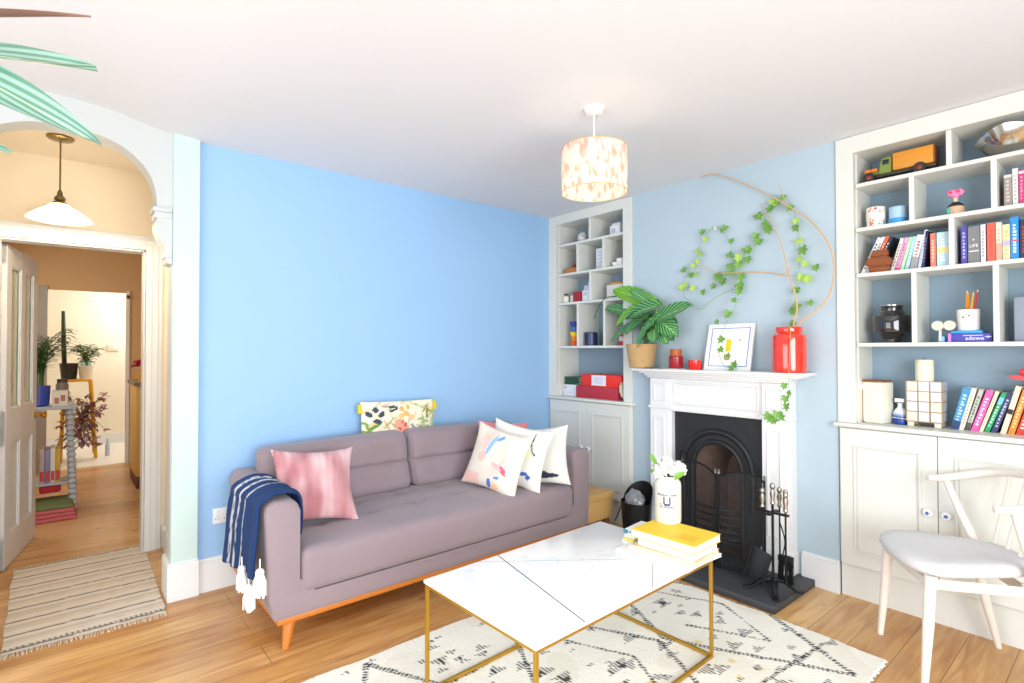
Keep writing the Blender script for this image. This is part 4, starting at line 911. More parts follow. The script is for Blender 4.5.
# ================================================================== CEILING PENDANT
px_, py_ = 1.705, -1.347
t = thing('drum_pendant', 'cream drum pendant lampshade with pink flecks hanging from the white ceiling', 'ceiling light', (px_, py_, H))
bm = B(); lathe(bm, [(.001, H), (.050, H), (.048, H-.010), (.038, H-.026), (.010, H-.032), (.001, H-.033)], (px_, py_, 0), 28); part(t, 'ceiling_rose', bm, WHITE)
bm = B(); tube(bm, [(px_, py_, H-.03), (px_, py_, 2.29)], .0035, 8); part(t, 'flex', bm, WHITE)
bm = B(); lathe(bm, [(.001, 2.30), (.018, 2.295), (.020, 2.24), (.001, 2.235)], (px_, py_, 0), 16); part(t, 'lampholder', bm, WHITE)
for k in range(3):
    a = k*2*PI/3+.4; bm = B(); tube(bm, [(px_, py_, 2.285), (px_+.157*math.cos(a), py_+.155*math.sin(a), 2.306)], .002, 5); part(t, 'shade_ring_spoke', bm, WHITE)
SH = bpy.data.materials.new('flecked_paper_shade'); SH.use_nodes = True; nt = SH.node_tree; N = nt.nodes; L = nt.links; b = N['Principled BSDF']
tcn = N.new('ShaderNodeTexCoord'); mp = N.new('ShaderNodeMapping'); mp.inputs['Scale'].default_value = (1, 1, .45); L.new(tcn.outputs['Object'], mp.inputs[0])
nz = N.new('ShaderNodeTexNoise'); nz.inputs['Scale'].default_value = 38; nz.inputs['Detail'].default_value = 3; L.new(mp.outputs[0], nz.inputs['Vector'])
rp = N.new('ShaderNodeValToRGB'); rp.color_ramp.elements[0].position = .50; rp.color_ramp.elements[0].color = (*lin('ebe3da'), 1); rp.color_ramp.elements[1].position = .62; rp.color_ramp.elements[1].color = (*lin('ddb0a0'), 1)
L.new(nz.outputs[0], rp.inputs[0]); tr = N.new('ShaderNodeBsdfTranslucent'); df = N.new('ShaderNodeBsdfDiffuse'); ms = N.new('ShaderNodeMixShader'); ms.inputs[0].default_value = .45
L.new(rp.outputs[0], tr.inputs[0]); L.new(rp.outputs[0], df.inputs[0]); L.new(df.outputs[0], ms.inputs[1]); L.new(tr.outputs[0], ms.inputs[2]); L.new(ms.outputs[0], N['Material Output'].inputs[0])
bm = B(); n = 48
R1 = [[bm.verts.new((px_+r*math.cos(2*PI*j/n), py_+r*math.sin(2*PI*j/n), z)) for j in range(n)] for r, z in ((.1555, 2.103), (.157, 2.20), (.1555, 2.316))]
for i in range(2):
    for j in range(n): bm.faces.new((R1[i][j], R1[i][(j+1) % n], R1[i+1][(j+1) % n], R1[i+1][j]))
sh = part(t, 'shade', bm, SH)
for z in (2.105, 2.314):
    bm = B(); tube(bm, [(px_+.156*math.cos(2*PI*j/n), py_+.156*math.sin(2*PI*j/n), z) for j in range(n+1)], .0022, 6, False); part(sh, 'rim', bm, C('d9b27c'))
BUL = mat('lit_bulb', 'ffe2b0', .5, emit=5)
bm = B(); sphere(bm, (px_, py_, 2.205), .03, (1, 1, 1.15)); part(t, 'bulb', bm, BUL)
bulb_light('drum_pendant_light', (px_, py_, 2.15), 1.0, (1, .80, .58), .04)

# ================================================================== BOOKS AND ORNAMENTS, RIGHT UNIT
def ubook(label, x, z, w_, h_, col, y=.035, d=.13, lean=0, group='', band=None, title='e8e4da', hw=None):
    """upright book: x is the left foot of its spine; lean in degrees to the right"""
    t = thing('book', label, 'book', (x, y, z), group); M = Matrix.Rotation(math.radians(lean), 4, 'Y')
    bm = B(); c = .0018
    box(bm, 0, c, 0, d, 0, h_, .0006, 1, M); box(bm, w_-c, w_, 0, d, 0, h_, .0006, 1, M); box(bm, 0, w_, -.0015, c, 0, h_, .0008, 1, M); part(t, 'cover', bm, C(col, .45), local=True, smooth=False)
    bm = B(); box(bm, c, w_-c, c, d-.004, .003, h_-.003, 0, 1, M); part(t, 'pages', bm, PAPER, local=True, smooth=False)
    if title:
        bm = B(); n = max(2, int(h_/.022))
        r_ = random.Random(label)
        for i in range(n):
            z0 = h_*.16+i*h_*.7/n; L_ = h_*.7/n*.72
            box(bm, w_*.3, w_*r_.uniform(.55, .75), -.0022, -.0012, z0, z0+L_*r_.uniform(.6, 1), 0, 1, M)
        part(t, 'spine_lettering', bm, C(title, .5), local=True, smooth=False)
    if band:
        bm = B(); box(bm, .0004, w_-.0004, -.0024, -.0012, h_*band[0], h_*band[1], 0, 1, M); part(t, 'spine_band', bm, C(band[2], .5), local=True, smooth=False)
    return t
def tilt(xb, zb, xt, zt): return math.degrees(math.atan2(xt-xb, zt-zb)), math.hypot(xt-xb, zt-zb)
# row leaning on the worktop
G1 = 'books leaning on the right worktop'; ZW = .948
for lab, xb, xt, wd, zt, col, tc_, bd in (
    ('blue patterned book leaning leftmost in the row beside the pillar candle holder', 2.790, 2.842, .034, 1.150, '3f8fc0', 'bfe3ea', (.0, .22, '24406e')),
    ('cream book leaning between the blue patterned book and a grey one on the right worktop', 2.822, 2.875, .020, 1.146, 'ebe4cf', 'b7a98a', None),
    ('grey-green book with a dark edge leaning left of the hot pink book', 2.845, 2.902, .019, 1.142, 'b9bdb2', '6d7168', (.0, .2, '55504a')),
    ('hot pink book with white lettering leaning on the right worktop', 2.868, 2.930, .028, 1.140, 'f25fae', 'fbe6f1', None),
    ('slim cream book leaning between the hot pink and the green book', 2.899, 2.962, .015, 1.136, 'eedfc0', 'c2ad84', None),
    ('green book with a pale blue top leaning on the right worktop', 2.918, 2.985, .019, 1.132, '18a066', 'd8f3e2', (.72, .88, '7cc0d8')),
    ('dark navy book leaning right of the green book on the worktop', 2.942, 3.006, .022, 1.136, '2e3560', 'b9bfdc', None),
    ('tall cream book with a black emblem leaning right of the navy book', 2.976, 3.034, .021, 1.165, 'f0dcbf', None, (.42, .52, '22262c')),
    ('orange book leaning between the tall cream and the red book', 3.002, 3.058, .024, 1.150, 'e58a24', 'f6d9a8', None),
    ('red book with white lettering leaning near the right edge of the worktop row', 3.030, 3.086, .026, 1.140, 'd93a30', 'f7dfd8', None),
    ('pale mint book at the far right end of the leaning worktop row', 3.06, 3.114, .024, 1.12, 'd6eadf', '8fb09c', None)):
    a, h_ = tilt(xb, ZW, xt, zt+.012); ubook(lab, xb-.022, ZW, wd*.96, h_, col, .115, .125, a, G1, bd, tc_)
# third row, left bay: slanting
G2 = 'books in the middle left bay of the right unit'; Z3 = 1.758
for lab, xb, xt, wd, zt, col, tc_, bd in (
    ('white book with black and red lettering slanting furthest left in the middle bay', 2.402, 2.488, .019, 1.945, 'e6e4e2', '3a3a3e', (.25, .45, 'd9534a')),
    ('thin white and navy book slanting behind the brown wooden head', 2.424, 2.508, .014, 1.945, 'd5dbe2', '33406a', None),
    ('bright orange book slanting behind the brown wooden head', 2.441, 2.526, .015, 1.945, 'ee5f2d', 'f7c9b4', None),
    ('black and white book slanting behind the brown wooden head', 2.460, 2.542, .016, 1.942, '2b2f38', 'dfe3ea', None),
    ('grey-white book leaning just right of the brown wooden head', 2.540, 2.588, .017, 1.925, 'dcd8d4', '8a8580', None),
    ('pink and lilac book leaning in the middle left bay', 2.560, 2.607, .019, 1.925, 'e7a3cf', 'c24d8a', (.0, .12, 'd94d7c')),
    ('pale green book leaning in the middle left bay', 2.582, 2.626, .017, 1.925, 'a8d8a6', 'e9f5e6', None),
    ('pale blue book leaning in the middle left bay', 2.602, 2.642, .018, 1.925, '9fcbd8', 'd9eef2', None),
    ('white book with large red lettering leaning in the middle left bay', 2.624, 2.660, .028, 1.930, 'eeeae8', 'd8404c', (.02, .38, '9a9a9c')),
    ('tall pale lilac book leaning against the upright coral book', 2.658, 2.690, .014, 1.950, 'c9cfe4', '9aa2c0', None),
    ('dark navy book wedged between the lilac and the coral book', 2.674, 2.694, .012, 1.943, '20254a', '8087ad', None)):
    a, h_ = tilt(xb, Z3, xt, zt+.004); ubook(lab, xb, Z3, wd*.95, h_, col, .04, .13, a, G2, bd, tc_)
ubook('coral red book standing upright in the middle left bay', 2.712, Z3, .022, .172, 'ef7d68', .04, .13, 0, G2, None, 'f7c9bf')
ubook('pale blue and yellow patterned book standing at the right end of the middle left bay', 2.738, Z3, .050, .172, 'bcdcea', .04, .13, 0, G2, (.40, .55, 'f0dc92'), 'eef6f8')
G3 = 'books in the middle right bay of the right unit'
for lab, x, wd, h_, col, tc_, bd in (
    ('violet blue book standing at the left end of the middle right bay', 2.832, .023, .188, '4b47a0', 'b9b6e6', None),
    ('white book with fine grey lettering next to the grey photographic book', 2.905, .018, .182, 'e3e6e8', '9ba0a6', None),
    ('broad coral red book in the middle right bay', 2.928, .030, .184, 'ef5f4c', 'c94a3c', None),
    ('cream and peach book right of the broad coral book', 2.960, .020, .182, 'e6dcc8', 'f0a48c', (.05, .45, 'f2a892')),
    ('beige book with a lilac panel left of the tall bright blue book', 2.982, .026, .168, 'e3d7a8', 'c9bb88', (.40, .55, 'b9b4cf')),
    ('tall bright blue book with white lettering in the middle right bay', 3.010, .028, .198, '1f8de0', 'f0f7fc', (.42, .45, 'd9404c')),
    ('dark navy and red book right of the tall bright blue book', 3.041, .028, .18, '232a44', 'b23a3c', None)):
    ubook(lab, x, Z3, wd, h_, col, .04, .13, 0, G3, bd, tc_)
t = ubook('grey photographic book lettered LIFE in the middle right bay', 2.858, Z3, .044, .180, '7a7c80', .04, .13, 0, G3, None, None)
bm = text_bm('LIFE', .0195, Matrix.Translation((.022, -.0018, .085)) @ Matrix.Rotation(PI/2, 4, 'X')); part(t, 'spine_lettering', bm, C('f4f4f2', .5), local=True, smooth=False)
bm = B(); box(bm, .004, .040, -.0024, -.0012, .058, .062); box(bm, .018, .024, -.0024, -.0012, .112, .118); part(t, 'spine_mark', bm, C('f4f4f2', .5), local=True, smooth=False)
G4 = 'books at the right end of the second shelf'; Z2 = 2.006
for lab, x, wd, h_, col, tc_, bd in (
    ('taupe book at the left of the upper right row', 2.990, .027, .150, '9c918c', 'c7beb9', (.9, .98, 'd9d4cf')),
    ('tall white book left of the magenta book in the upper right row', 3.019, .019, .172, 'd9d9da', 'b3b3b6', None),
    ('magenta book in the upper right row', 3.040, .019, .158, 'cf2f72', 'e88fb4', (.9, .97, 'e9dfe2')),
    ('light grey book right of the magenta book in the upper right row', 3.061, .018, .168, 'c9cacd', '9fa0a4', None)):
    ubook(lab, x, Z2, wd, h_, col, .04, .13, 0, G4, bd, tc_)
# brown wooden head with hat-like cap
bm = B(); c = (2.478, -.002, Z3)
prism(bm, [(2.456, Z3+.001), (2.544, Z3+.001), (2.546, Z3+.030), (2.451, Z3+.030)], 'y', -.004, .034)
prism(bm, [(2.446, Z3+.030), (2.550, Z3+.030), (2.559, Z3+.052), (2.546, Z3+.078), (2.451, Z3+.078), (2.442, Z3+.052)], 'y', -.010, .036)
prism(bm, [(2.461, Z3+.078), (2.540, Z3+.078), (2.539, Z3+.115), (2.468, Z3+.115)], 'y', .0, .034)
bmesh.ops.bevel(bm, geom=bm.edges[:], offset=.006, segments=3, affect='EDGES')
solo('wooden_head_carving', bm, mat('carved_brown_wood', '8a4a1f', .6, var=.2, vscale=40, bump=.4, bscale=90), 'blocky brown wooden carving of a head in a cap in front of the slanting books', 'wooden carving', (2.50, .01, Z3))
# toy truck
ZT1 = 2.248; t = thing('toy_truck', 'wooden toy lorry with a green cab and orange box body on a top shelf', 'toy truck', (2.57, .08, ZT1))
GR, OR = C('7b8c3c', .5), mat('honey_wood', 'd9902c', .45, var=.12, vscale=6, stretch=(1, 8, 8))
bm = B(); box(bm, 2.555, 2.728, .045, .135, ZT1+.045, ZT1+.134, .003); part(t, 'box_body', bm, OR)
bm = B(); box(bm, 2.728, 2.735, .046, .134, ZT1+.046, ZT1+.133, .002); part(t, 'tail_door', bm, C('7a4420', .5))
bm = B(); box(bm, 2.425, 2.735, .06, .12, ZT1+.028, ZT1+.043, .002); part(t, 'chassis', bm, C('3c3a30', .5))
bm = B(); prism(bm, [(2.490, ZT1+.04), (2.548, ZT1+.04), (2.548, ZT1+.124), (2.506, ZT1+.122), (2.494, ZT1+.088)], 'y', .05, .13); bmesh.ops.bevel(bm, geom=bm.edges[:], offset=.003, segments=2, affect='EDGES'); cab = part(t, 'cab', bm, GR)
bm = B(); box(bm, 2.508, 2.538, .048, .132, ZT1+.085, ZT1+.112, .002); part(cab, 'window', bm, C('26282c', .2))
bm = B(); box(bm, 2.432, 2.492, .065, .115, ZT1+.045, ZT1+.075, .008); part(t, 'bonnet', bm, GR)
for x in (2.425, 2.455): 
    bm = B(); box(bm, x, x+.03, .045, .06, ZT1+.058, ZT1+.076, .005); part(t, 'mudguard', bm, C('e07a1e', .45))
for x in (2.448, 2.672):
    for y in (.05, .125):
        bm = B(); lathe(bm, [(.001, 0), (.026, 0), (.028, .004), (.028, .012), (.026, .016), (.001, .016)], n=20); bmesh.ops.transform(bm, matrix=Matrix.Translation((x, y, ZT1+.0285)) @ Matrix.Rotation(PI/2, 4, 'X'), verts=bm.verts[:]); wh = part(t, 'wheel', bm, C('2a2422', .6))
        bm = B(); lathe(bm, [(.001, 0), (.012, 0), (.001, .004)], n=12); bmesh.ops.transform(bm, matrix=Matrix.Translation((x, y-.0165, ZT1+.0285)) @ Matrix.Rotation(PI/2, 4, 'X'), verts=bm.verts[:]); part(wh, 'hub', bm, C('8a2f22', .5))
# steel bowl, crumpled rim
bm = B(); n = 64; prof = ((.02, .002), (.06, .006), (.10, .032), (.135, .075), (.158, .118), (.156, .119), (.132, .080), (.098, .040), (.06, .012), (.02, .008)); rings = []
bxx, byy = 3.03, .125
for r, z in prof: rings.append([bm.verts.new((bxx+r*math.cos(2*PI*j/n)*1.02, byy+r*math.sin(2*PI*j/n)*.70, ZT1+z*(1+.22*math.sin(3*2*PI*j/n+.6)*(z/.12)))) for j in range(n)])
for i in range(len(rings)-1):
    for j in range(n): bm.faces.new((rings[i][j], rings[i][(j+1) % n], rings[i+1][(j+1) % n], rings[i+1][j]))
bm.faces.new(rings[0][::-1]); bm.faces.new(rings[-1]); solo('steel_bowl', bm, CHROME, 'large polished steel bowl with a wavy rim on the top right shelf', 'bowl', (bxx, byy, ZT1))
# spotted tin, two blue tins
tinm = painted('spotted_paper', .5)
bm = B(); prof = [(.001, 0), (.042, 0), (.044, .004)]+[(.044, .004+.102*k/30) for k in range(1, 31)]+[(.040, .110), (.001, .110)]; lathe(bm, prof, (2.468, .075, Z2), 72)
o = solo('spotted_canister', bm, tinm, 'white canister printed with small orange and yellow shapes on the second shelf', 'canister', (2.468, .075, Z2)); rn = random.Random(4)
dots = [(rn.uniform(-PI, PI), rn.uniform(.01, .10), rn.choice(('e8763c', 'efc14a', 'b9b4c6', 'd9574a', '9fb8a8')), rn.uniform(.004, .008)) for _ in range(70)]
def cf(co):
    a = math.atan2(co.y, co.x)
    for (da, dz, c_, r) in dots:
        if ((a-da)*.044)**2+(co.z-dz)**2 < r*r: return c_
    return 'f3efe4'
paint(o, cf)
for z0, z1, r, c_, lab in ((0, .031, .041, '3fa0e0', 'low bright blue tin with a silver rim beneath the pale blue tin'), (.032, .092, .0385, 'a9cdea', 'pale blue round tin stacked on the bright blue one')):
    bm = B(); lathe(bm, [(.001, z0), (r, z0), (r, z1-.006), (r+.0015, z1-.004), (r+.0015, z1), (.001, z1)], (2.568, .075, Z2), 32); solo('round_tin', bm, C(c_, .3), lab, 'tin', (2.568, .075, Z2+z0), 'blue tins on the second shelf')
# pink masked figurine
t = thing('figurine', 'small bust figurine with a pink heart-shaped head, brown and teal body, on the second shelf', 'figurine', (2.805, .09, Z2))
bm = B(); lathe(bm, [(.001, 0), (.032, 0), (.036, .02), (.034, .045), (.024, .062), (.012, .070), (.001, .071)], (2.805, .09, Z2), 24); part(t, 'body', bm, C('d9b394', .5))
bm = B(); lathe(bm, [(.0345, .048), (.0305, .057), (.014, .0715), (.001, .0725)], (2.805, .09, Z2), 24); part(t, 'collar', bm, C('2a2a2c', .4))
bm = B(); box(bm, 2.775, 2.789, .056, .066, Z2+.004, Z2+.042, .003); part(t, 'teal_panel', bm, C('43b7a0', .5))
bm = B(); lathe(bm, [(.010, .070), (.008, .085), (.012, .095)], (2.805, .09, Z2), 16); part(t, 'neck', bm, C('e6c9a8', .5))
bm = B(); sphere(bm, (2.792, .085, Z2+.118), .021, (1, .7, .85)); sphere(bm, (2.820, .085, Z2+.118), .021, (1, .7, .85)); sphere(bm, (2.806, .085, Z2+.105), .017, (1, .7, .9)); hd = part(t, 'head', bm, C('ee86b4', .4))
for x in (2.790, 2.820): bm = B(); sphere(bm, (x, .071, Z2+.119), .008, (1, .4, .7), 10, 6); part(hd, 'lens', bm, C('e0303c', .3))
# black glass lantern
Z4 = 1.382; bm = B(); lathe(bm, [(.001, 0), (.040, 0), (.044, .006), (.042, .020), (.055, .034), (.062, .050), (.083, .056), (.086, .064), (.086, .136), (.083, .144), (.064, .150), (.056, .166), (.050, .172), (.050, .190), (.053, .196), (.053, .204), (.047, .206), (.046, .17), (.001, .16)], (2.525, .115, Z4), 40)
t = thing('glass_vase', 'black glass vase with a bulging ridged body on the shelf of the left bay', 'vase', (2.525, .115, Z4)); part(t, 'body', bm, GLASSK)
bm = B(); lathe(bm, [(.0515, .196), (.0545, .198), (.0545, .203), (.0515, .205)], (2.525, .115, Z4), 32); part(t, 'rim', bm, C('b9bcc0', .2, metal=1))
bm = B(); lathe(bm, [(.0515, .166), (.0525, .168), (.0515, .171)], (2.525, .115, Z4), 32); part(t, 'neck_band', bm, C('b9bcc0', .2, metal=1))
# blue boxes with the pot and pencils
t = thing('game_box', 'violet-blue game box with upside-down white lettering under the pot of pencils', 'box', (2.86, .09, Z4), 'flat boxes under the pencil pot')
bm = B(); box(bm, 2.782, 2.94, .04, .17, Z4, Z4+.043, .002); part(t, 'box_body', bm, C('4a47ad', .4)); 
bm = text_bm('adowe', .026, Matrix.Translation((2.878, .0392, Z4+.018)) @ Matrix.Rotation(PI/2, 4, 'X')); part(t, 'lettering', bm, C('f2f2fa', .5), smooth=False)
bm = B(); box(bm, 2.835, 2.908, .0385, .0397, Z4+.030, Z4+.034); part(t, 'small_lettering', bm, C('c9c9ee', .5), smooth=False)
bm = B(); prism(bm, [(2.914, Z4+.025), (2.928, Z4+.030), (2.942, Z4+.025), (2.928, Z4+.020)], 'y', .0385, .0397); part(t, 'emblem', bm, C('d9d9f2', .5), smooth=False)
bm = B(); box(bm, 2.778, 2.790, .0375, .0395, Z4+.0, Z4+.043); part(t, 'pink_end_label', bm, C('d07fd9', .5), smooth=False)
bm = B(); box(bm, 2.788, 2.905, .045, .165, Z4+.043, Z4+.055, .002); solo('cyan_booklet', bm, C('1fa6e8', .4), 'thin cyan booklet lying between the violet box and the pencil pot', 'booklet', (2.85, .1, Z4+.043), 'flat boxes under the pencil pot')
ppx, ppy, ppz = 2.845, .105, Z4+.0555
t = thing('pencil_pot', 'white ceramic pot with a small drawn face holding pencils', 'pot', (ppx, ppy, ppz))
bm = B(); lathe(bm, [(.001, 0), (.040, 0), (.043, .004), (.045, .104), (.0415, .104), (.039, .01), (.001, .008)], (ppx, ppy, ppz), 32); pb_ = part(t, 'body', bm, CER)
fa = math.atan2(CAM.y-ppy, CAM.x-ppx)
for da, dz in ((-.45, .066), (.05, .072)):
    bm = B(); sphere(bm, (ppx+.0442*math.cos(fa+da), ppy+.0442*math.sin(fa+da), ppz+dz), .0038, u=8, v=6); part(pb_, 'eye', bm, BLACK)
bm = B(); tube(bm, [(ppx+.045*math.cos(fa+a), ppy+.045*math.sin(fa+a), ppz+.048-.004*math.cos((a+.15)*5)) for a in [-.4+.06*i for i in range(10)]], .0012, 5); part(pb_, 'mouth', bm, C('b9b2ac', .5))
for k, (dx, dy, tx, ty, h_, c_, lab) in enumerate(((-.015, 0, -.004, .0, .178, 'ee8a1e', 'orange pencil standing leftmost in the face pot'), (.012, .01, -.003, .01, .172, 'f0a51e', 'amber pencil second from the left in the face pot'), (.004, -.015, .028, -.01, .168, 'f2b41c', 'yellow pencil crossing the amber one in the face pot'), (.018, 0, .047, .0, .180, 'd93a2c', 'red pencil leaning right in the face pot'))):
    a, b_ = Vector((ppx+dx*.6, ppy+dy*.6, ppz+.0105)), Vector((ppx+tx*.8, ppy+ty*.8, ppz+h_+.022)); d = (b_-a).normalized(); t2 = thing('pencil', lab, 'pencil', a, 'pencils in the face pot')
    bm = B(); tube(bm, [a, b_-d*.014], .0042, 6); part(t2, 'shaft', bm, C(c_, .4)); bm = B(); tube(bm, [b_-d*.014, b_], [.0042, .0006], 6); part(t2, 'tip', bm, C('ead2ab', .6))
# pale double-ringed ornament (binocular shape)
t = thing('binocular_ornament', 'cream toy binoculars with brown lenses propped beside the pencil pot', 'ornament', (2.755, .06, Z4))
bm = B()
for x in (2.738, 2.785):
    lathe(bm, [(.016, 0), (.024, 0), (.026, .006), (.022, .035), (.017, .035)], (0, 0, 0), 20) if False else None
    g = bmesh.new(); lathe(g, [(.015, .0), (.0235, .0), (.025, .006), (.020, .038), (.001, .038), (.001, .012), (.015, .010), (.015, .0)], n=22); bmesh.ops.transform(g, matrix=Matrix.Translation((x, .03, Z4+.082)) @ Matrix.Rotation(-PI/2+.15, 4, 'X'), verts=g.verts[:]); mm = bpy.data.meshes.new('x'); g.to_mesh(mm); g.free(); bm.from_mesh(mm); bpy.data.meshes.remove(mm)
box(bm, 2.748, 2.768, .035, .06, Z4+.070, Z4+.09, .004); box(bm, 2.740, 2.752, .04, .055, Z4+.004, Z4+.07, .004); part(t, 'barrels', bm, C('d6cfc2', .5))
for x in (2.738, 2.785): bm = B(); g = [bm.verts.new((x+.015*math.cos(2*PI*j/18), .038, Z4+.082+.015*math.sin(2*PI*j/18))) for j in range(18)]; bm.faces.new(g); part(t, 'lens', bm, C('8d6f62', .3), smooth=False)
bm = B(); box(bm, 2.735, 2.762, .05, .10, Z4+.0005, Z4+.03, .003); solo('small_blue_box', bm, C('7cc4ee', .5), 'tiny pale blue box under the cream toy binoculars', 'box', (2.75, .07, Z4))
bm = B(); box(bm, 3.012, 3.10, .075, .17, Z4, Z4+.208, .008); solo('grey_container', bm, C('8c94a4', .5), 'upright grey-blue container at the right edge of the photo on the shelf', 'container', (3.05, .12, Z4))
# worktop ornaments
t = thing('tall_ceramic_box', 'tall cream ceramic box with a brown wooden lid on the right worktop', 'jar', (2.475, .10, ZW))
bm = B(); M = Matrix.Translation((2.450, .105, ZW)) @ Matrix.Rotation(math.radians(-14), 4, 'Z')
g = box(bm, -.066, .062, -.055, .055, 0, .222, .010, 3, M); part(t, 'box_body', bm, C('e9e8d6', .3)); bm = B(); box(bm, -.062, .054, -.045, .058, .222, .232, .003, 2, M); part(t, 'lid', bm, C('8d5433', .5))
bm = B(); box(bm, -.062, -.035, -.0562, -.0548, .18, .21, 0, 1, M); part(t, 'paper_tag', bm, C('dfe0f0', .6))
bm = B(); box(bm, 2.398, 2.410, .06, .17, ZW, ZW+.215, .002); solo('wooden_board', bm, C('8a5332', .6), 'thin brown wooden board standing against the side panel behind the cream box', 'board', (2.404, .11, ZW))
t = thing('blue_bottle', 'small blue and white glazed bottle with a tag beside the cream box', 'bottle', (2.556, .125, ZW)); bmat = painted('dip_glaze', .2)
bm = B(); prof = [(.001, 0), (.030, 0), (.034, .006)]+[(.034, .006+.004*k) for k in range(1, 13)]+[(.030, .066), (.022, .080), (.013, .090), (.011, .104), (.013, .112), (.010, .112), (.001, .10)]; lathe(bm, prof, (2.556, .125, ZW), 28)
o = part(t, 'body', bm, bmat); paint(o, lambda co: mixh('1c3f94', 'dfe4ec', (co.z-.035)/.03))
bm = B(); tube(bm, [(2.523, .0905, ZW+.038), (2.556, .088, ZW+.035), (2.590, .0905, ZW+.033)], .0015, 6); part(t, 'string', bm, C('e9e6e0', .7))
bm = B(); box(bm, 2.536, 2.578, .105, .109, ZW+.118, ZW+.138, .001); part(t, 'tag', bm, C('eeeef2', .7))
t = thing('shell_candle_holder', 'square lantern of pearly capiz shell tiles beneath the cream pillar candle', 'candle holder', (2.67, .14, ZW)); x0, x1, y0, y1 = 2.592, 2.742, .085, .20
CAP = mat('capiz_shell', 'd9dae6', .2, alpha=.86, var=.08, vscale=30, coat=.5); EDG = C('b9955a', .4)
for face in range(2):
    for r in range(4):
        for c_ in range(3):
            bm = B()
            if face == 0: w3 = (x1-x0)/3; box(bm, x0+w3*c_+.003, x0+w3*(c_+1)-.003, y0, y0+.002, ZW+.028+.052*r, ZW+.076+.052*r, .0008, 1)
            else: w3 = (y1-y0)/3; box(bm, x1-.002, x1, y0+w3*c_+.003, y0+w3*(c_+1)-.003, ZW+.028+.052*r, ZW+.076+.052*r, .0008, 1)
            part(t, 'shell_tile', bm, CAP if (c_+r) % 3 else mat('warm_capiz_shell', 'e9dfc4', .2, alpha=.86, coat=.5), smooth=False)
bm = B(); w3 = (x1-x0)/3
for c_ in range(4): box(bm, x0+w3*c_-.0015, x0+w3*c_+.0015, y0-.001, y0+.002, ZW+.026, ZW+.236)
for r in range(5): box(bm, x0, x1, y0-.001, y0+.002, ZW+.0255+.052*r, ZW+.0275+.052*r); box(bm, x1-.002, x1+.001, y0, y1, ZW+.0255+.052*r, ZW+.0275+.052*r)
box(bm, x0, x1, y0, y1, ZW+.024, ZW+.0275)
part(t, 'wire_frame', bm, EDG, smooth=False)
for x in (x0+.015, x1-.022):
    for y in (y0+.005, y1-.02): bm = B(); box(bm, x-.012, x+.016, y, y+.016, ZW, ZW+.024, .002); part(t, 'foot', bm, C('e4ddc6', .5))
t = thing('pillar_candle', 'tall cream pillar candle standing in the capiz shell lantern', 'candle', (2.660, .14, ZW+.028))
bm = B(); lathe(bm, [(.001, .028), (.039, .028), (.0395, .34), (.036, .345), (.030, .342), (.001, .340)], (2.660, .14, ZW), 32); part(t, 'wax', bm, mat('cream_wax', 'f0ead0', .5)); bm = B(); tube(bm, smooth_path([(2.660, .14, ZW+.339), (2.660, .14, ZW+.352), (2.653, .138, ZW+.356)], 3), .0014, 5); part(t, 'wick', bm, C('4a4038', .9))
# red tray and red box resting on the leaning books at the right
t = thing('red_model_plane', 'glossy red tray-like toy with a raised block at the right edge above the leaning books', 'toy', (3.05, .16, 1.172))
bm = B(); prism(bm, [(2.985, 1.222), (3.01, 1.205), (3.16, 1.200), (3.16, 1.212), (3.02, 1.228)], 'y', .08, .16); bmesh.ops.bevel(bm, geom=bm.edges[:], offset=.003, segments=2, affect='EDGES'); part(t, 'wing', bm, C('cf2230', .25))
bm = B(); box(bm, 3.028, 3.12, .09, .15, 1.226, 1.258, .006); part(t, 'block', bm, C('e2283c', .25)); bm = B(); box(bm, 3.10, 3.16, .10, .14, ZW+.0, 1.20, .004); part(t, 'support', bm, C('5a1a1e', .4))

# ================================================================== LEFT UNIT THINGS
Lz = ZL
def small(name, lab, cat, x, y, z, prof, m, n=24, group=None):
    bm = B(); lathe(bm, prof, (x, y, z), n); return solo(name, bm, m, lab, cat, (x, y, z), group)
# top shelf
o = small('patterned_teapot', 'small white patterned teapot-shaped pot on the top left shelf of the narrow unit', 'pot', .318, .09, Lz[0], [(.001, 0), (.025, 0), (.044, .02), (.048, .045), (.038, .070), (.030, .074), (.034, .082), (.001, .084)], mat('marbled_glaze', 'cfcfcc', .3, var=.75, vscale=28), 28)
bm = B(); tube(bm, smooth_path([(.045, 0, .06), (.072, 0, .055), (.07, 0, .03), (.044, 0, .02)], 4), .005, 8); q = link('handle', bm, MATS['marbled_glaze']); q.parent = o
t = thing('white_box', 'white printed carton on the top right shelf of the narrow unit', 'box', (.695, .08, Lz[0])); bm = B(); box(bm, .645, .745, .05, .14, Lz[0], Lz[0]+.078, .002); part(t, 'carton', bm, C('e9e9ee', .5)); bm = B(); box(bm, .66, .70, .0485, .0505, Lz[0]+.02, Lz[0]+.055); part(t, 'printed_panel', bm, C('b9bccb', .5))
bm = B(); box(bm, .655, .74, .06, .13, Lz[0]+.078, Lz[0]+.098, .002); solo('lidded_box', bm, C('dcdce2', .5), 'flat pale box lying on the white carton on the top right shelf', 'box', (.695, .08, Lz[0]+.078))
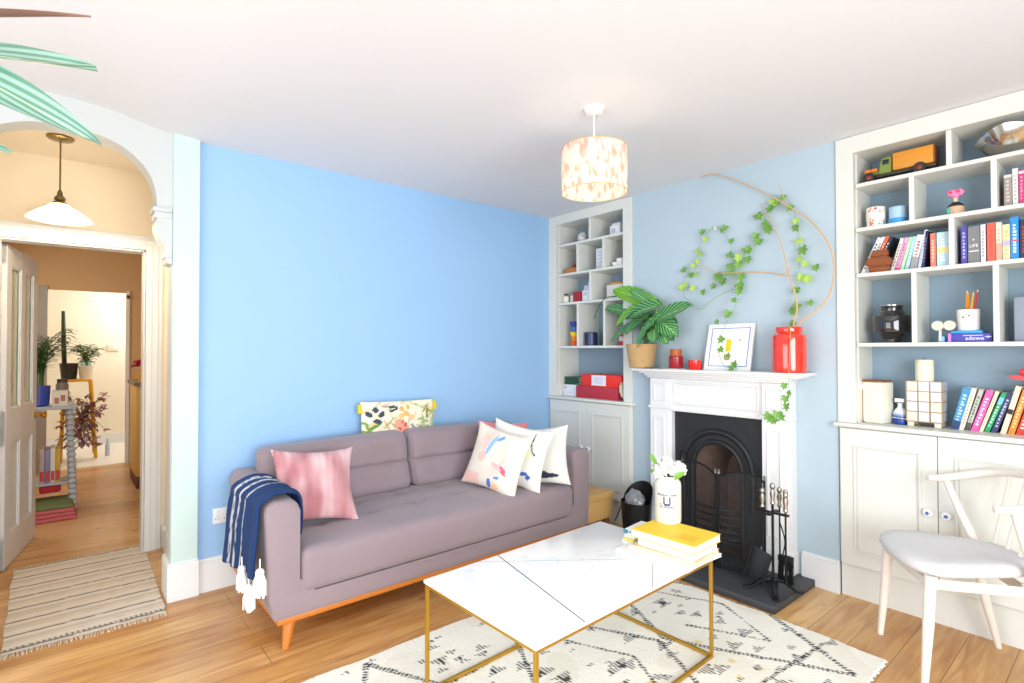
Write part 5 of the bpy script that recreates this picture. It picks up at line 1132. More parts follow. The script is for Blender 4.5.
# second shelf
t = thing('wooden_trug', 'small orange-brown wooden crate with bottles on the left of the second shelf', 'crate', (.22, .07, Lz[1]))
bm = B(); box(bm, .145, .30, .04, .13, Lz[1], Lz[1]+.045, .003); part(t, 'crate', bm, mat('crate_wood', 'c07a3c', .6, var=.2, vscale=30)); bm = B(); box(bm, .294, .30, .04, .13, Lz[1]+.045, Lz[1]+.085, .003); part(t, 'end_board', bm, MATS['crate_wood'])
for k, (x, h_, c_, lab) in enumerate(((.205, .04, 'b5693a', 'tiny amber bottle at the left in the wooden crate'), (.235, .05, '8a4a2c', 'tiny brown bottle in the middle of the wooden crate'), (.268, .042, 'c23a5c', 'tiny pink bottle at the right in the wooden crate'))): small('small_bottle', lab, 'bottle', x, .075, Lz[1]+.0455, [(.001, 0), (.012, 0), (.012, h_*.5), (.005, h_*.7), (.006, h_*.9), (.001, h_*.9)], C(c_, .3), 14, 'bottles in the crate')
t = thing('white_carton', 'tall white patterned carton on the middle of the second shelf', 'carton', (.53, .08, Lz[1])); bm = B(); box(bm, .49, .575, .06, .15, Lz[1], Lz[1]+.175, .002); part(t, 'carton', bm, C('e6e6ec', .5)); bm = B()
for i in range(5): box(bm, .497, .568, .0588, .0605, Lz[1]+.02+.03*i, Lz[1]+.036+.03*i)
part(t, 'printed_rows', bm, C('cfd1dc', .5))
small('white_cup', 'white cup on the right of the second shelf of the narrow unit', 'cup', .735, .08, Lz[1], [(.001, 0), (.028, 0), (.036, .03), (.040, .065), (.036, .065), (.03, .01), (.001, .008)], CER, group='white crockery on the second shelf')
small('white_bowl', 'small white bowl in front of the cup on the right of the second shelf', 'bowl', .690, .07, Lz[1], [(.001, 0), (.018, 0), (.032, .022), (.036, .036), (.033, .036), (.016, .006), (.001, .005)], CER, group='white crockery on the second shelf')
# third shelf
z = Lz[2]
t = thing('spice_bottle', 'white bottle with a black stopper on the third shelf of the narrow unit', 'bottle', (.13, .08, z), 'bottles on the third shelf'); bm = B(); lathe(bm, [(.001, 0), (.028, 0), (.030, .01), (.028, .055), (.014, .068), (.001, .068)], (.13, .08, z), 22); part(t, 'body', bm, C('e9e4da', .3)); bm = B(); lathe(bm, [(.014, .068), (.015, .084), (.001, .086)], (.13, .08, z), 16); part(t, 'stopper', bm, BLACK)
t = thing('spice_bottle', 'slim pale bottle with a silver cap between the white bottle and the red tin', 'bottle', (.205, .08, z), 'bottles on the third shelf'); bm = B(); lathe(bm, [(.001, 0), (.020, 0), (.020, .060), (.010, .070), (.001, .070)], (.205, .08, z), 20); part(t, 'body', bm, C('d8d0c2', .3)); bm = B(); lathe(bm, [(.011, .070), (.012, .086), (.001, .087)], (.205, .08, z), 14); part(t, 'cap', bm, C('8d8f94', .3))
small('amber_bottle', 'small dark amber bottle behind the slim pale bottle on the third shelf', 'bottle', .172, .11, z, [(.001, 0), (.014, 0), (.014, .055), (.006, .062), (.006, .072), (.001, .072)], C('5a3420', .3), 16, 'bottles on the third shelf')
bm = B(); box(bm, .232, .320, .055, .12, z, z+.090, .006); solo('red_tin', bm, C('a82228', .35), 'dark red rectangular tin on the third shelf of the narrow unit', 'tin', (.275, .09, z))
t = thing('candle_carton', 'white carton at the right of the red tin on the third shelf', 'carton', (.375, .09, z), 'white cartons right of the red tin'); bm = B(); box(bm, .335, .425, .06, .13, z, z+.095, .002); part(t, 'carton', bm, C('ececf0', .5)); bm = B(); box(bm, .345, .39, .0588, .0605, z+.05, z+.08); part(t, 'printed_label', bm, C('c9ccd8', .5))
bm = B(); box(bm, .35, .43, .065, .135, z+.095, z+.135, .002); solo('lilac_carton', bm, C('cfcbe0', .5), 'pale lilac carton on the white carton beside the red tin', 'carton', (.39, .1, z+.095), 'white cartons right of the red tin')
bm = B(); box(bm, .385, .445, .075, .14, z+.135, z+.165, .002); solo('blue_carton', bm, C('b9cbe0', .5), 'small pale blue carton topmost of the cartons beside the red tin', 'carton', (.42, .1, z+.135), 'white cartons right of the red tin')
bm = B(); box(bm, .60, .76, .06, .15, z, z+.115, .003); solo('storage_box', bm, C('e2dfd6', .5), 'off-white box on the third shelf half hidden behind the prayer plant', 'box', (.68, .1, z))
bm = B(); box(bm, .62, .75, .07, .14, z+.115, z+.135, .008); solo('orange_cloth', bm, C('d9964a', .9), 'folded orange cloth on the off-white box above the prayer plant', 'cloth', (.68, .1, z+.115))
# fourth shelf
z = Lz[3]
for k, (z0, c_, nm, lab) in enumerate(((0, 'e8641e', 'orange', 'orange bottom cup in the stack of stacking cups'), (.040, 'f08a1e', 'amber', 'amber second cup in the stack of stacking cups'), (.080, 'f5cf1e', 'yellow', 'yellow third cup in the stack of stacking cups'), (.124, '3f6fc4', 'blue', 'mid blue fourth cup in the stack of stacking cups'), (.168, '2e3f9c', 'navy', 'deep blue top cup in the stack of stacking cups'))):
    small('stacking_cup', lab, 'cup', .222+.006*(k % 2), .085, z+z0, [(.001, 0), (.030, 0), (.040, .040), (.036, .040), (.028, .004), (.001, .004)], C(c_, .4), 24, 'coloured stacking cups')
small('navy_candle_jar', 'dark navy cylindrical jar on the fourth shelf of the narrow unit', 'jar', .405, .09, z, [(.001, 0), (.053, 0), (.056, .004), (.056, .108), (.052, .112), (.050, .104), (.001, .104)], C('222a55', .3), 32)
t = thing('red_drink_tin', 'red and white tin on the fourth shelf beside the prayer plant leaves', 'tin', (.745, .09, z)); bm = B(); lathe(bm, [(.001, 0), (.033, 0), (.034, .004), (.034, .095), (.030, .099), (.001, .099)], (.745, .09, z), 28); part(t, 'can', bm, C('d8202c', .3)); bm = B(); lathe(bm, [(.0343, .035), (.0346, .04), (.0346, .065), (.0343, .07)], (.745, .09, z), 28); part(t, 'label_band', bm, C('efe6e4', .5))
small('clear_glass', 'clear drinking glass right of the red and white tin on the fourth shelf', 'glass', .795, .075, z, [(.001, 0), (.022, 0), (.026, .10), (.024, .10), (.020, .006), (.001, .006)], mat('clear_glass', 'eef2f4', .05, trans=.95), 24)
# bottom bay: boxes
z = .948
t = thing('white_archive_box', 'white box with a small grey crest at the bottom left of the narrow unit', 'box', (.18, .1, z)); bm = B(); box(bm, .108, .285, .06, .20, z, z+.098, .003); part(t, 'box_body', bm, C('e4e6ee', .5)); bm = B(); lathe(bm, [(.001, 0), (.010, 0), (.010, .0006)], n=12); bmesh.ops.transform(bm, matrix=Matrix.Translation((.135, .0595, z+.07)) @ Matrix.Rotation(PI/2, 4, 'X'), verts=bm.verts[:]); part(t, 'crest', bm, C('8f97a8', .5)); bm = B(); box(bm, .16, .22, .0588, .0605, z+.03, z+.034); part(t, 'printed_line', bm, C('a9afc0', .5))
for k in range(3):
    flat_book('green_book', ('dark green book at the bottom of the three stacked on the white box', 'dark green book in the middle of the three stacked on the white box', 'dark green book on top of the three stacked on the white box')[k], 'book', (.205+.004*(k % 2), .12), .11, .165, .022, z+.098+.0222*k, 90, '1f4a34', group='three dark green books')
t = thing('crimson_box', 'long crimson gift box at the bottom of the narrow unit', 'box', (.53, .07, z), 'red boxes in the narrow unit'); bm = B(); box(bm, .292, .742, .025, .20, z, z+.098, .003); part(t, 'box_body', bm, C('b9303f', .45))
t = thing('scarlet_box', 'bright scarlet box with a white label on top of the crimson box', 'box', (.54, .07, z+.098), 'red boxes in the narrow unit'); bm = B(); box(bm, .345, .765, .035, .19, z+.098, z+.196, .003); part(t, 'box_body', bm, C('ea3323', .4)); bm = B(); box(bm, .46, .61, .0335, .0352, z+.106, z+.19); part(t, 'white_label', bm, C('eceaf2', .5)); bm = B()
for i in range(4): box(bm, .49, .58, .033, .0336, z+.125+.014*i, z+.129+.014*i)
part(t, 'label_print', bm, C('b5b5c6', .5))
bm = B(); lathe(bm, [(.001, 0), (.075, .001), (.075, .004), (.001, .005)], n=36, flute=.05, fl=12); bmesh.ops.transform(bm, matrix=Matrix.Translation((.79, .055, z+.078)) @ Matrix.Rotation(math.radians(78), 4, 'Y'), verts=bm.verts[:]); solo('scalloped_plate', bm, C('e9dfc9', .4), 'cream scalloped plate standing on edge right of the red boxes', 'plate', (.79, .055, z))

# ================================================================== HALL, LANDING AND KITCHEN BEYOND THE ARCH
HX = -.94; DY0, DY1, DZ = -3.60, -2.875, 2.022
bm = B(); box(bm, HX-.12, HX, -2.875, -2.60, 0, 2.6); box(bm, HX-.12, HX, -4.2, DY0, 0, 2.6); box(bm, HX-.12, HX, DY0, DY1, DZ, 2.6); struct('wall_hall', bm, HALLW)
bm = B(); box(bm, HX-.12, -.13, -2.755, -2.60, 0, 2.6); struct('wall_hall_right', bm, mat('hall_white_paint', 'efe8e0', .8))
bm = B(); box(bm, HX-.12, -.13, -4.2, -4.1, 0, 2.6); struct('wall_hall_left', bm, HALLW)
bm = B(); box(bm, HX-.12, -.13, -4.2, -2.6, 2.545, 2.6); struct('ceiling_hall', bm, mat('hall_ceiling_paint', 'f4ead6', .9))
bm = B()     # door casing with a stepped profile
for k, (w_, d) in enumerate(((.095, .012), (.07, .02), (.035, .026))):
    box(bm, HX, HX+d, DY1, DY1+w_, 0, DZ+w_, .002, 1); box(bm, HX, HX+d, DY0-w_, DY0, 0, DZ+w_, .002, 1); box(bm, HX, HX+d, DY0, DY1, DZ, DZ+w_, .002, 1)
box(bm, HX-.12, HX+.005, DY1-.012, DY1, 0, DZ, .001, 1); box(bm, HX-.12, HX+.005, DY0, DY0+.012, 0, DZ, .001, 1); box(bm, HX-.12, HX+.005, DY0, DY1, DZ-.012, DZ, .001, 1)
struct('trim_5', bm, WHITE)
bm = B(); box(bm, HX+.03, -.17, -2.775, -2.755, 0, .16, .002); struct('baseboard_hall', bm, WHITE)
# door leaf
hinge = Vector((-1.085, -3.585, 0)); end = Vector((-1.79, -3.462, 0)); d = end-hinge; LW = d.length; ang = math.atan2(d.y, d.x)
M = Matrix.Translation(hinge) @ Matrix.Rotation(ang, 4, 'Z')      # local +x along the leaf; visible face is local -y
def dbox(bm, x0, x1, y0, y1, z0, z1, b_=.002): box(bm, x0, x1, y0, y1, z0, z1, b_, 1, M)
bm = B(); ST = ((0, .105), (LW/2-.045, LW/2+.045), (LW-.105, LW))
for a, b_ in ST: dbox(bm, a, b_, -.02, .02, .006, 2.0)
for a, b_ in ((.006, .20), (.76, .98), (1.88, 2.0)): dbox(bm, 0, LW, -.0195, .0195, a, b_)
for a, b_ in ((ST[0][1], ST[1][0]), (ST[1][1], ST[2][0])):
    dbox(bm, a, b_, -.006, .006, .20, .76)
    for s_ in (-1, 1):
        y0, y1 = sorted((s_*.007, s_*.015))
        for z0, z1 in ((.20, .76), (.98, 1.88)):
            dbox(bm, a, a+.014, y0, y1, z0, z1); dbox(bm, b_-.014, b_, y0, y1, z0, z1); dbox(bm, a, b_, y0, y1, z0, z0+.014); dbox(bm, a, b_, y0, y1, z1-.014, z1)
o = struct('door_1', bm, mat('door_paint', 'dcdddf', .4))
for a, b_ in ((ST[0][1], ST[1][0]), (ST[1][1], ST[2][0])):
    bm = B(); dbox(bm, a+.001, b_-.001, -.003, .003, .985, 1.875, 0); g = link('glass_pane', bm, mat('green_tinted_glass', 'a9b98e', .25, trans=.5)); g.parent = o
for s_ in (-1, 1):
    bm = B(); lathe(bm, [(.024, 0), (.024, .004), (.009, .008), (.008, .03), (.022, .038), (.028, .052), (.022, .064), (.001, .068)], n=20); bmesh.ops.transform(bm, matrix=M @ Matrix.Translation((LW-.045, s_*.02, .885)) @ Matrix.Rotation(-s_*PI/2, 4, 'X'), verts=bm.verts[:]); g = link('door_knob', bm, mat('polished_brass', 'd9a441', .2, .95)); g.parent = o
# hall pendant, glass coolie shade
hx, hy = -.5, -3.32
t = thing('glass_pendant', 'brass hall pendant with a fluted white glass shade behind the arch', 'ceiling light', (hx, hy, 2.54))
bm = B(); lathe(bm, [(.001, 2.545), (.062, 2.545), (.062, 2.537), (.052, 2.528), (.010, 2.522), (.001, 2.52)], (hx, hy, 0), 28); part(t, 'ceiling_rose', bm, BRASS2)
bm = B(); tube(bm, [(hx, hy, 2.525), (hx, hy, 2.235)], .004, 8); part(t, 'stem', bm, BRASS2)
bm = B(); lathe(bm, [(.004, 2.25), (.012, 2.235), (.014, 2.215), (.024, 2.205), (.026, 2.19), (.016, 2.185), (.034, 2.176), (.040, 2.165), (.001, 2.162)], (hx, hy, 0), 24); part(t, 'gallery', bm, BRASS2)
GS = bpy.data.materials.new('opal_fluted_glass'); GS.use_nodes = True; nt = GS.node_tree; N = nt.nodes; L = nt.links
tr = N.new('ShaderNodeBsdfTranslucent'); tr.inputs[0].default_value = (.98, .95, .88, 1); gl = N.new('ShaderNodeBsdfPrincipled'); gl.inputs['Base Color'].default_value = (.95, .94, .9, 1); gl.inputs['Roughness'].default_value = .1; ms = N.new('ShaderNodeMixShader'); ms.inputs[0].default_value = .55
L.new(gl.outputs[0], ms.inputs[1]); L.new(tr.outputs[0], ms.inputs[2]); L.new(ms.outputs[0], N['Material Output'].inputs[0])
bm = B(); n = 72; R1 = []
for r, z in ((.036, 2.168), (.055, 2.150), (.085, 2.128), (.115, 2.105), (.134, 2.086), (.140, 2.078)): R1.append([bm.verts.new((hx+r*(1+.055*(r/.14)*math.cos(24*2*PI*j/n))*math.cos(2*PI*j/n), hy+r*(1+.055*(r/.14)*math.cos(24*2*PI*j/n))*math.sin(2*PI*j/n), z)) for j in range(n)])
for i in range(len(R1)-1):
    for j in range(n): bm.faces.new((R1[i][j], R1[i][(j+1) % n], R1[i+1][(j+1) % n], R1[i+1][j]))
part(t, 'glass_shade', bm, GS); bm = B(); sphere(bm, (hx, hy, 2.122), .022); part(t, 'bulb', bm, mat('lit_warm_bulb', 'ffdca0', .5, emit=30))
bulb_light('glass_pendant_light', (hx, hy, 2.09), 20, (1, .82, .60), .03)
# runner
bm = B(); RX = (-1.06, .15); nx, ny = 150, 60; G = []
def rcorner(s, q): # s along x, q along y
    y0 = -3.50+(-.02)*(1-s); y1 = -2.885+.025*(1-s); return (RX[0]+(RX[1]-RX[0])*s+.012*noise.noise(Vector((s*3, q*3, 1)))-.025*q*(1-s)+.01*q, y0+(y1-y0)*q+.008*noise.noise(Vector((s*6, 0, q))), .006+.002*noise.noise(Vector((s*30, q*14, 0))))
for i in range(nx+1): G.append([bm.verts.new(rcorner(i/nx, j/ny)) for j in range(ny+1)])
for i in range(nx):
    for j in range(ny): bm.faces.new((G[i][j], G[i+1][j], G[i+1][j+1], G[i][j+1]))
t = thing('striped_runner', 'flat woven beige runner with grey-brown stripes and a fringe on the floor through the arch', 'rug', (-.45, -3.2, 0)); o = part(t, 'weave', bm, painted('flat_weave', .95, .5, 220))
def runc(co):
    s = (co.x-.45-RX[0])/(RX[1]-RX[0]); f_ = (s*7.2) % 1
    if .955 < s < .972 and (co.y*48) % 1 < .5: return '6d655d'
    if f_ < .09: return '83796f'
    if .30 < f_ < .52: return 'd0c5b6'
    if .60 < f_ < .66: return 'cfc2af'
    return 'e3dacd'
paint(o, runc)
for e_, s0 in ((RX[1], 1), (RX[0], -1)):
    bm = B()
    for i in range(95):
        p = Vector(rcorner(1 if s0 > 0 else 0, i/94)); q = p+Vector((s0*random.uniform(.025, .045), random.uniform(-.01, .01), -.004)); tube(bm, [p, q], .0018, 4)
    part(t, 'fringe', bm, C('e2d9c8', .95), stuff=True)
# landing walls
KX = -4.45; OY0, OY1, OZ = -3.43, -2.715, 2.035
bm = B(); box(bm, KX-.1, KX, -4.5, OY0, 0, 2.6); box(bm, KX-.1, KX, OY1, -2.2, 0, 2.6); box(bm, KX-.1, KX, OY0, OY1, OZ, 2.6); struct('wall_landing', bm, TAN)
bm = B(); box(bm, KX, HX-.12, -2.30, -2.2, 0, 2.6); struct('wall_landing_right', bm, TAN)
bm = B(); box(bm, KX, HX-.12, -4.5, -4.42, 0, 2.6); struct('wall_landing_left', bm, TAN)
bm = B(); box(bm, KX, HX-.12, -4.5, -2.2, 2.56, 2.6); struct('ceiling_landing', bm, TAN)
bm = B(); box(bm, KX, KX+.03, OY0-.10, OY0, 0, OZ+.03, .003); struct('trim_6', bm, mat('grey_door_frame_paint', 'a9a49a', .5))
bm = B(); box(bm, KX, KX+.02, OY1, OY1+.03, 0, OZ+.02, .003); struct('trim_7', bm, WHITE)
bm = B(); box(bm, -6.3, KX-.1, -4.6, -4.5, 0, 2.6); box(bm, -6.3, KX-.1, -2.0, -1.9, 0, 2.6); box(bm, -6.4, -6.3, -4.6, -1.9, 0, 2.6); box(bm, -6.4, KX, -4.6, -1.9, 2.6, 2.65); struct('wall_kitchen', bm, ROOMW)
bm = B(); box(bm, -6.3, KX-.02, -4.5, -2.0, 0, .006); struct('floor_kitchen', bm, mat('white_floor_tile', 'ebe7df', .35, var=.03))
bm = B(); box(bm, -6.3, -6.28, -4.5, -2.0, .006, .15, .003); struct('baseboard_kitchen', bm, WHITE)
p = P(86, 366, x=-6.29); bm = B(); box(bm, -6.3, -6.285, p.y-.06, p.y+.06, p.z-.09, p.z+.09, .003); solo('wall_tile_picture', bm, C('8fa8a0', .5), 'small grey-green picture on the far kitchen wall above the yellow stool', 'picture', (-6.29, p.y, p.z))
p = P(113, 348, x=-6.29); bm = B(); box(bm, -6.3, -6.288, p.y-.07, p.y+.07, p.z-.05, p.z+.05, .004); solo('switch_plate', bm, C('e0d8c9', .5), 'pale switch plate on the far kitchen wall', 'switch', (-6.29, p.y, p.z))
p = P(128, 297, x=KX+.03); bm = B(); sphere(bm, (KX+.03, p.y, p.z), .022, (1.2, 1, 1)); solo('coat_hook', bm, C('5a4630', .4), 'dark round coat hook on the tan wall right of the far doorway', 'hook', (KX, p.y, p.z))
p = P(163, 395, y=-2.757); bm = B(); box(bm, p.x-.04, p.x+.04, -2.765, -2.755, p.z-.04, p.z+.04, .003); solo('light_switch', bm, C('efe8da', .5), 'cream light switch on the hall wall right of the door frame', 'switch', (p.x, -2.755, p.z))
# bobbin-leg table
t = thing('bobbin_table', 'grey painted two-tier side table with turned bobbin legs on the landing', 'side table', (-2.62, -3.45, 0)); GRY = mat('grey_blue_table_paint', 'b9c0c8', .5)
bm = B(); box(bm, -2.86, -2.42, -3.72, -3.205, .855, .878, .005); part(t, 'tabletop', bm, GRY)
bm = B(); box(bm, -2.80, -2.46, -3.66, -3.26, .225, .243, .004); part(t, 'lower_shelf', bm, GRY)
for x, y in ((-2.47, -3.25), (-2.47, -3.67), (-2.80, -3.25), (-2.80, -3.67)):
    bm = B(); prof = [(.001, 0), (.018, 0)]
    for k in range(19): zc_ = .03+k*.044; prof += [(.014, zc_-.018), (.030, zc_-.008), (.032, zc_), (.030, zc_+.008)]
    prof += [(.014, .852), (.001, .855)]; lathe(bm, prof, (0, 0, 0), 14)
    for v in bm.verts: k = 1-v.co.z/.855; v.co.x += x+(.06 if x > -2.6 else -.04)*k; v.co.y += y+(.03 if y > -3.4 else -.03)*k
    part(t, 'bobbin_leg', bm, GRY)
# palm in a blue pot
t = thing('potted_palm', 'bushy green palm in a cobalt blue pot on the grey bobbin table', 'potted plant', (-2.6, -3.43, .878)); cx_, cy_ = -2.6, -3.455
bm = B(); lathe(bm, [(.001, .878), (.062, .878), (.074, .89), (.080, 1.05), (.074, 1.05), (.07, 1.02), (.001, 1.01)], (cx_, cy_, 0), 32); part(t, 'pot', bm, C('3f50ad', .35)); rn = random.Random(9); bm = B()
for i in range(26):
    a = rn.uniform(0, 2*PI); r = rn.uniform(.05, .24); h_ = rn.uniform(.28, .50); q = smooth_path([(cx_+.03*math.cos(a), cy_+.03*math.sin(a), 1.02), (cx_+.35*r*math.cos(a), cy_+.35*r*math.sin(a), 1.02+h_*.7), (cx_+r*math.cos(a), cy_+r*math.sin(a), 1.02+h_)], 5); tube(bm, q, .003, 5)
    for k in range(3, len(q)):
        for s_ in (-1, 1): dd = (q[k]-q[k-1]).normalized(); sd = dd.cross(Vector((0, 0, 1))); sd = (sd if sd.length > .1 else Vector((1, 0, 0))).normalized(); leaf(bm, q[k], dd*.9+sd*s_*.8, (0, 0, 1), rn.uniform(.07, .13), .014, droop=.5, nu=1, nv=4, kind='lance')
part(t, 'fronds', bm, mat('palm_green', '3f6f2e', .5, var=.3, vscale=15), ang=180)
bm = B(); box(bm, -2.60, -2.50, -3.365, -3.262, .878, 1.01, .003); t = thing('printed_box', 'small cream box with a coloured print on the right end of the bobbin table', 'box', (-2.55, -3.31, .878)); part(t, 'carton', bm, C('e6e0cf', .5)); bm = B(); box(bm, -2.4995, -2.4985, -3.35, -3.32, .90, .95); box(bm, -2.4995, -2.4985, -3.31, -3.28, .92, .97); part(t, 'print', bm, C('b5695a', .5))
t = thing('glass_jar', 'clear glass jar with a dark lid behind the small printed box', 'jar', (-2.68, -3.30, .878)); bm = B(); lathe(bm, [(.001, 0), (.042, 0), (.044, .01), (.044, .17), (.034, .19), (.001, .19)], (-2.70, -3.30, .878), 24); part(t, 'jar_body', bm, mat('grey_glass', 'a9a8a2', .1, trans=.6)); bm = B(); lathe(bm, [(.036, .19), (.036, .22), (.001, .222)], (-2.70, -3.30, .878), 20); part(t, 'lid', bm, C('4a3a36', .5))
GBk = 'books on the lower shelf of the bobbin table'
for k, (c_, nm) in enumerate((('b9a49a', 'grey-pink book leftmost on the lower shelf of the bobbin table'), ('8a82b9', 'lilac book on the lower shelf of the bobbin table'), ('e4dccb', 'cream book on the lower shelf of the bobbin table'), ('d9a71e', 'mustard yellow book at the right end of the lower shelf'))):
    bm = B(); y = -3.44+.034*k; box(bm, -2.72, -2.50, y, y+.032, .243, .53-.01*(k % 2), .002); b2 = thing('tall_book', nm, 'book', (-2.6, y, .243), GBk); part(b2, 'cover', bm, C(c_, .5)); bm = B(); box(bm, -2.499, -2.4975, y+.004, y+.028, .26, .34); part(b2, 'spine_band', bm, C('c2303a', .5))
bm = B(); box(bm, -2.70, -2.47, -3.44, -3.30, .16, .222, .02); solo('red_bag', bm, C('b92a30', .8), 'red bag hanging below the lower shelf of the bobbin table', 'bag', (-2.6, -3.37, .16))
for k in range(4):
    bm = B(); rbox(bm, -2.62+.01*k, -2.14-.015*k, -3.75, -3.20-.008*k, .001+.028*k, .028+.028*k, .012, (6, 8, 1), lambda q, p: q+Vector((0, 0, .004*noise.noise(q*9)))); solo('folded_blanket', bm, C('c9686e' if k < 3 else '6f8050', .95), ('pink folded blanket at the bottom of the pile under the bobbin table', 'pink folded blanket second from the bottom of the pile under the bobbin table', 'pink folded blanket just beneath the green one under the bobbin table', 'green folded blanket on top of the pile under the bobbin table')[k], 'blanket', (-2.4, -3.4, .03*k), 'folded blankets under the table')
# yellow stool with plants (kitchen)
YEL = C('e8ad2c', .45); t = thing('yellow_step_stool', 'yellow step stool used as a plant stand beyond the far doorway', 'step stool', (-5.3, -3.1, .006))
bm = B(); box(bm, -5.46, -5.16, -3.29, -3.01, .955, .985, .006); part(t, 'top', bm, YEL)
for x, y, dx, dy in ((-5.18, -3.28, .12, -.03), (-5.18, -3.02, .12, .05), (-5.44, -3.28, -.1, -.03), (-5.44, -3.02, -.1, .05)): bm = B(); tube(bm, [(x, y, .96), (x+dx, y+dy, .006)], .019, 8); part(t, 'leg', bm, YEL)
bm = B(); box(bm, -5.34, -5.02, -3.31, -2.97, .46, .485, .005); part(t, 'step', bm, YEL)
def potplant(name, lab, x, y, z, r, h_, pc_, stems, lw, ll, sh_, gm, seed, lean=.1):
    t = thing(name, lab, 'potted plant', (x, y, z)); bm = B(); lathe(bm, [(.001, 0), (r*.8, 0), (r, h_), (r*.93, h_), (r*.88, h_*.85), (.001, h_*.82)], (x, y, z), 24); part(t, 'pot', bm, C(pc_, .45)); rn = random.Random(seed); bm = B()
    for i in range(stems):
        a = rn.uniform(0, 2*PI); rr_ = rn.uniform(.2, 1)*lean; q = smooth_path([(x, y, z+h_*.8), (x+rr_*.3*math.cos(a), y+rr_*.3*math.sin(a), z+h_+sh_*.5), (x+rr_*math.cos(a), y+rr_*math.sin(a), z+h_+sh_*rn.uniform(.7, 1))], 5); tube(bm, q, .004, 5)
        for k in range(3, len(q)):
            for s_ in range(2): b2 = rn.uniform(0, 2*PI); leaf(bm, q[k], (math.cos(b2), math.sin(b2), rn.uniform(-.2, .7)), (0, 0, 1), ll*rn.uniform(.7, 1.2), lw, nu=1, nv=4, kind='lance')
    part(t, 'foliage', bm, gm, ang=180); return t
potplant('potted_plant', 'green leafy plant in a white pot on the right of the yellow stool', -5.3, -3.06, .985, .085, .165, 'eceadf', 9, .035, .09, .26, mat('sage_green', '6f8a55', .6, var=.3), 3, .18)
t = thing('potted_euphorbia', 'tall thin dark green plant in a black pot on the left of the yellow stool', 'potted plant', (-5.3, -3.23, .985)); bm = B(); lathe(bm, [(.001, 0), (.075, 0), (.095, .20), (.088, .20), (.001, .17)], (-5.33, -3.235, .985), 24); part(t, 'pot', bm, C('26262a', .5)); bm = B(); tube(bm, [(-5.33, -3.28, 1.15), (-5.33, -3.29, 1.5), (-5.33, -3.295, 1.84)], [.024, .026, .018], 8); rn = random.Random(8)
for k in range(22): a = rn.uniform(0, 2*PI); zz = rn.uniform(1.3, 1.62); leaf(bm, (-5.33, -3.285, zz), (math.cos(a), math.sin(a), .35), (0, 0, 1), rn.uniform(.12, .26), .035, droop=.5, nu=1, nv=4, kind='lance')
part(t, 'foliage', bm, mat('deep_green', '33482e', .6, var=.2), ang=180)
t = thing('dried_flowers', 'large bunch of dried pink and brown flowers below the top of the yellow stool', 'dried flowers', (-5.2, -3.1, .486)); rn = random.Random(6)
bm = B(); bm2 = B()
for i in range(120):
    a = rn.uniform(0, 2*PI); rr_ = rn.uniform(.03, .24); zz = rn.uniform(-.34, .30); p0 = Vector((-5.05, -3.10, .50)); p1 = p0+Vector((.14*math.cos(a), rr_*math.sin(a), zz)); tube(bm2, smooth_path([p0, (p0+p1)/2+Vector((0, 0, .05)), p1], 2), .003, 4)
    for _ in range(3): leaf(bm, p1, (rn.uniform(-1, 1), rn.uniform(-1, 1), rn.uniform(-.5, 1)), (0, 0, 1), .07, .04, nu=1, nv=4, kind='lance')
part(t, 'stems', bm2, C('6a5a45', .9), stuff=True); part(t, 'petals', bm, mat('dried_petals', 'a5737a', .9, var=.7, vscale=9), ang=180, stuff=True)
bm = B(); lathe(bm, [(.001, .006), (.025, .006), (.025, .14), (.010, .17), (.012, .22), (.001, .22)], (-5.15, -2.85, 0), 16); solo('spray_bottle', bm, C('c9d4ea', .4), 'small pale blue bottle on the kitchen floor right of the stool', 'bottle', (-5.15, -2.85, .006))
# yellow sideboard with flowers
t = thing('yellow_cabinet', 'yellow wooden cabinet with a dark base just inside the hall doorway on the right', 'cabinet', (-3.2, -2.5, 0)); bm = B(); box(bm, -3.6, -2.92, -2.745, -2.32, .12, 1.00, .003); part(t, 'carcass', bm, C('d9b060', .5)); bm = B(); box(bm, -3.58, -2.93, -2.74, -2.33, 0, .12, .002); part(t, 'base', bm, C('5a2c20', .5)); bm = B(); box(bm, -3.62, -2.90, -2.765, -2.31, 1.00, 1.035, .003); part(t, 'worktop', bm, C('7a6f5a', .5)); bm = B(); box(bm, -2.921, -2.905, -2.72, -2.36, .16, .56, .003); box(bm, -2.921, -2.905, -2.72, -2.36, .60, .96, .003); part(t, 'door', bm, C('e3be74', .5))
t = thing('flower_vase', 'yellow vase of magenta flowers on the yellow cabinet', 'flowers', (-3.0, -2.70, 1.035)); bm = B(); lathe(bm, [(.001, 0), (.030, 0), (.034, .12), (.030, .12), (.001, .02)], (-2.98, -2.70, 1.035), 20); part(t, 'vase', bm, C('d99a2a', .35)); rn = random.Random(2); bm = B()
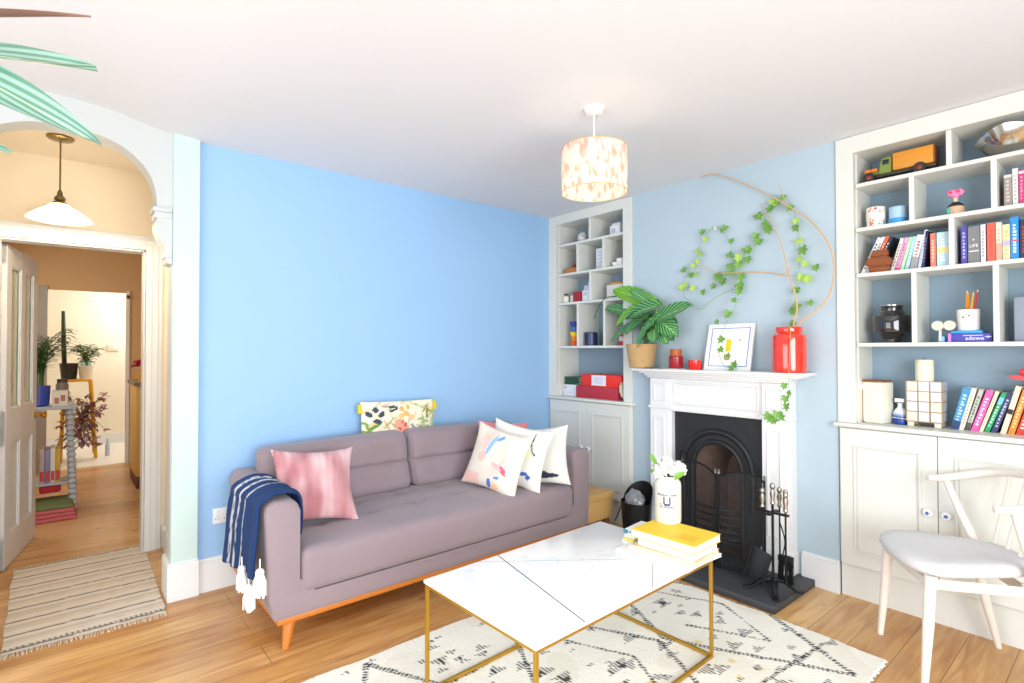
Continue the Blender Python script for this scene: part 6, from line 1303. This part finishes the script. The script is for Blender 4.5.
for i in range(60): a = rn.uniform(0, 2*PI); b2 = rn.uniform(0, 1.2); dd = Vector((math.cos(a)*math.cos(b2), math.sin(a)*math.cos(b2), math.sin(b2))); leaf(bm, Vector((-2.98, -2.71, 1.185))+dd*.03, dd, (0, 0, 1), .06, .03, nu=1, nv=4, kind='lance')
part(t, 'blooms', bm, C('d02a6c', .7), ang=180)

# ================================================================== LEAVES REACHING IN FROM THE LEFT
base = P(-135, 200, x=CAM.x-1.0)      # crown of the plant, out of frame
base = CAM+ray(-150, 150)*.95
t = thing('striped_houseplant', 'tall houseplant at the left edge with long silvery green striped leaves reaching in', 'potted plant', (base.x, base.y, 0))
bm = B(); lathe(bm, [(.001, 0), (.12, 0), (.15, .28), (.14, .28), (.13, .24), (.001, .23)], (base.x, base.y, 0), 28); part(t, 'pot', bm, C('c9c4ba', .6))
bm = B(); tube(bm, smooth_path([(base.x, base.y, .2), (base.x+.02, base.y, .8), tuple(base-Vector((0, 0, .3)))], 6), .012, 8); part(t, 'stem', bm, C('5f7a44', .6))
SL1 = striped(bpy.data.materials.new('silver_striped_leaf'), '5b8770', '8fb0a2', 'aed4a6', 11, 2.8, .50)
SL2 = mat('brown_leaf_underside', '7a5648', .6)
for b_, tp, wd, upd, mi, zz in (((-95, 16), (88, 9), .028, (0, 0, 1), 1, .93), ((-110, 44), (90, 61), .088, (-.2, -.6, .8), 0, .90), ((-100, 35), (95, 136), .075, (.25, -.9, .7), 0, .86), ((-120, 120), (8, 147), .06, (0, -.5, 1), 0, .9)):
    p0 = CAM+ray(*b_)*(zz+.04); p1 = CAM+ray(*tp)*zz; bm = B()
    up_ = rt*(upd[0])+upv*upd[2]-fw*(-upd[1])*1.0
    leaf(bm, p0, p1-p0, up_, (p1-p0).length*1.03, wd, droop=.04, fold=.12, nu=4, nv=16, kind='lance'); part(t, 'leaf', bm, SL2 if mi else SL1, 'brown-backed leaf seen edge on' if mi else None)
    bm = B(); tube(bm, smooth_path([tuple(base-Vector((0, 0, .3))), tuple((base+p0)/2-Vector((0, 0, .05))), tuple(p0)], 5), .004, 6); part(t, 'leaf_stalk', bm, C('6f8a55', .6))
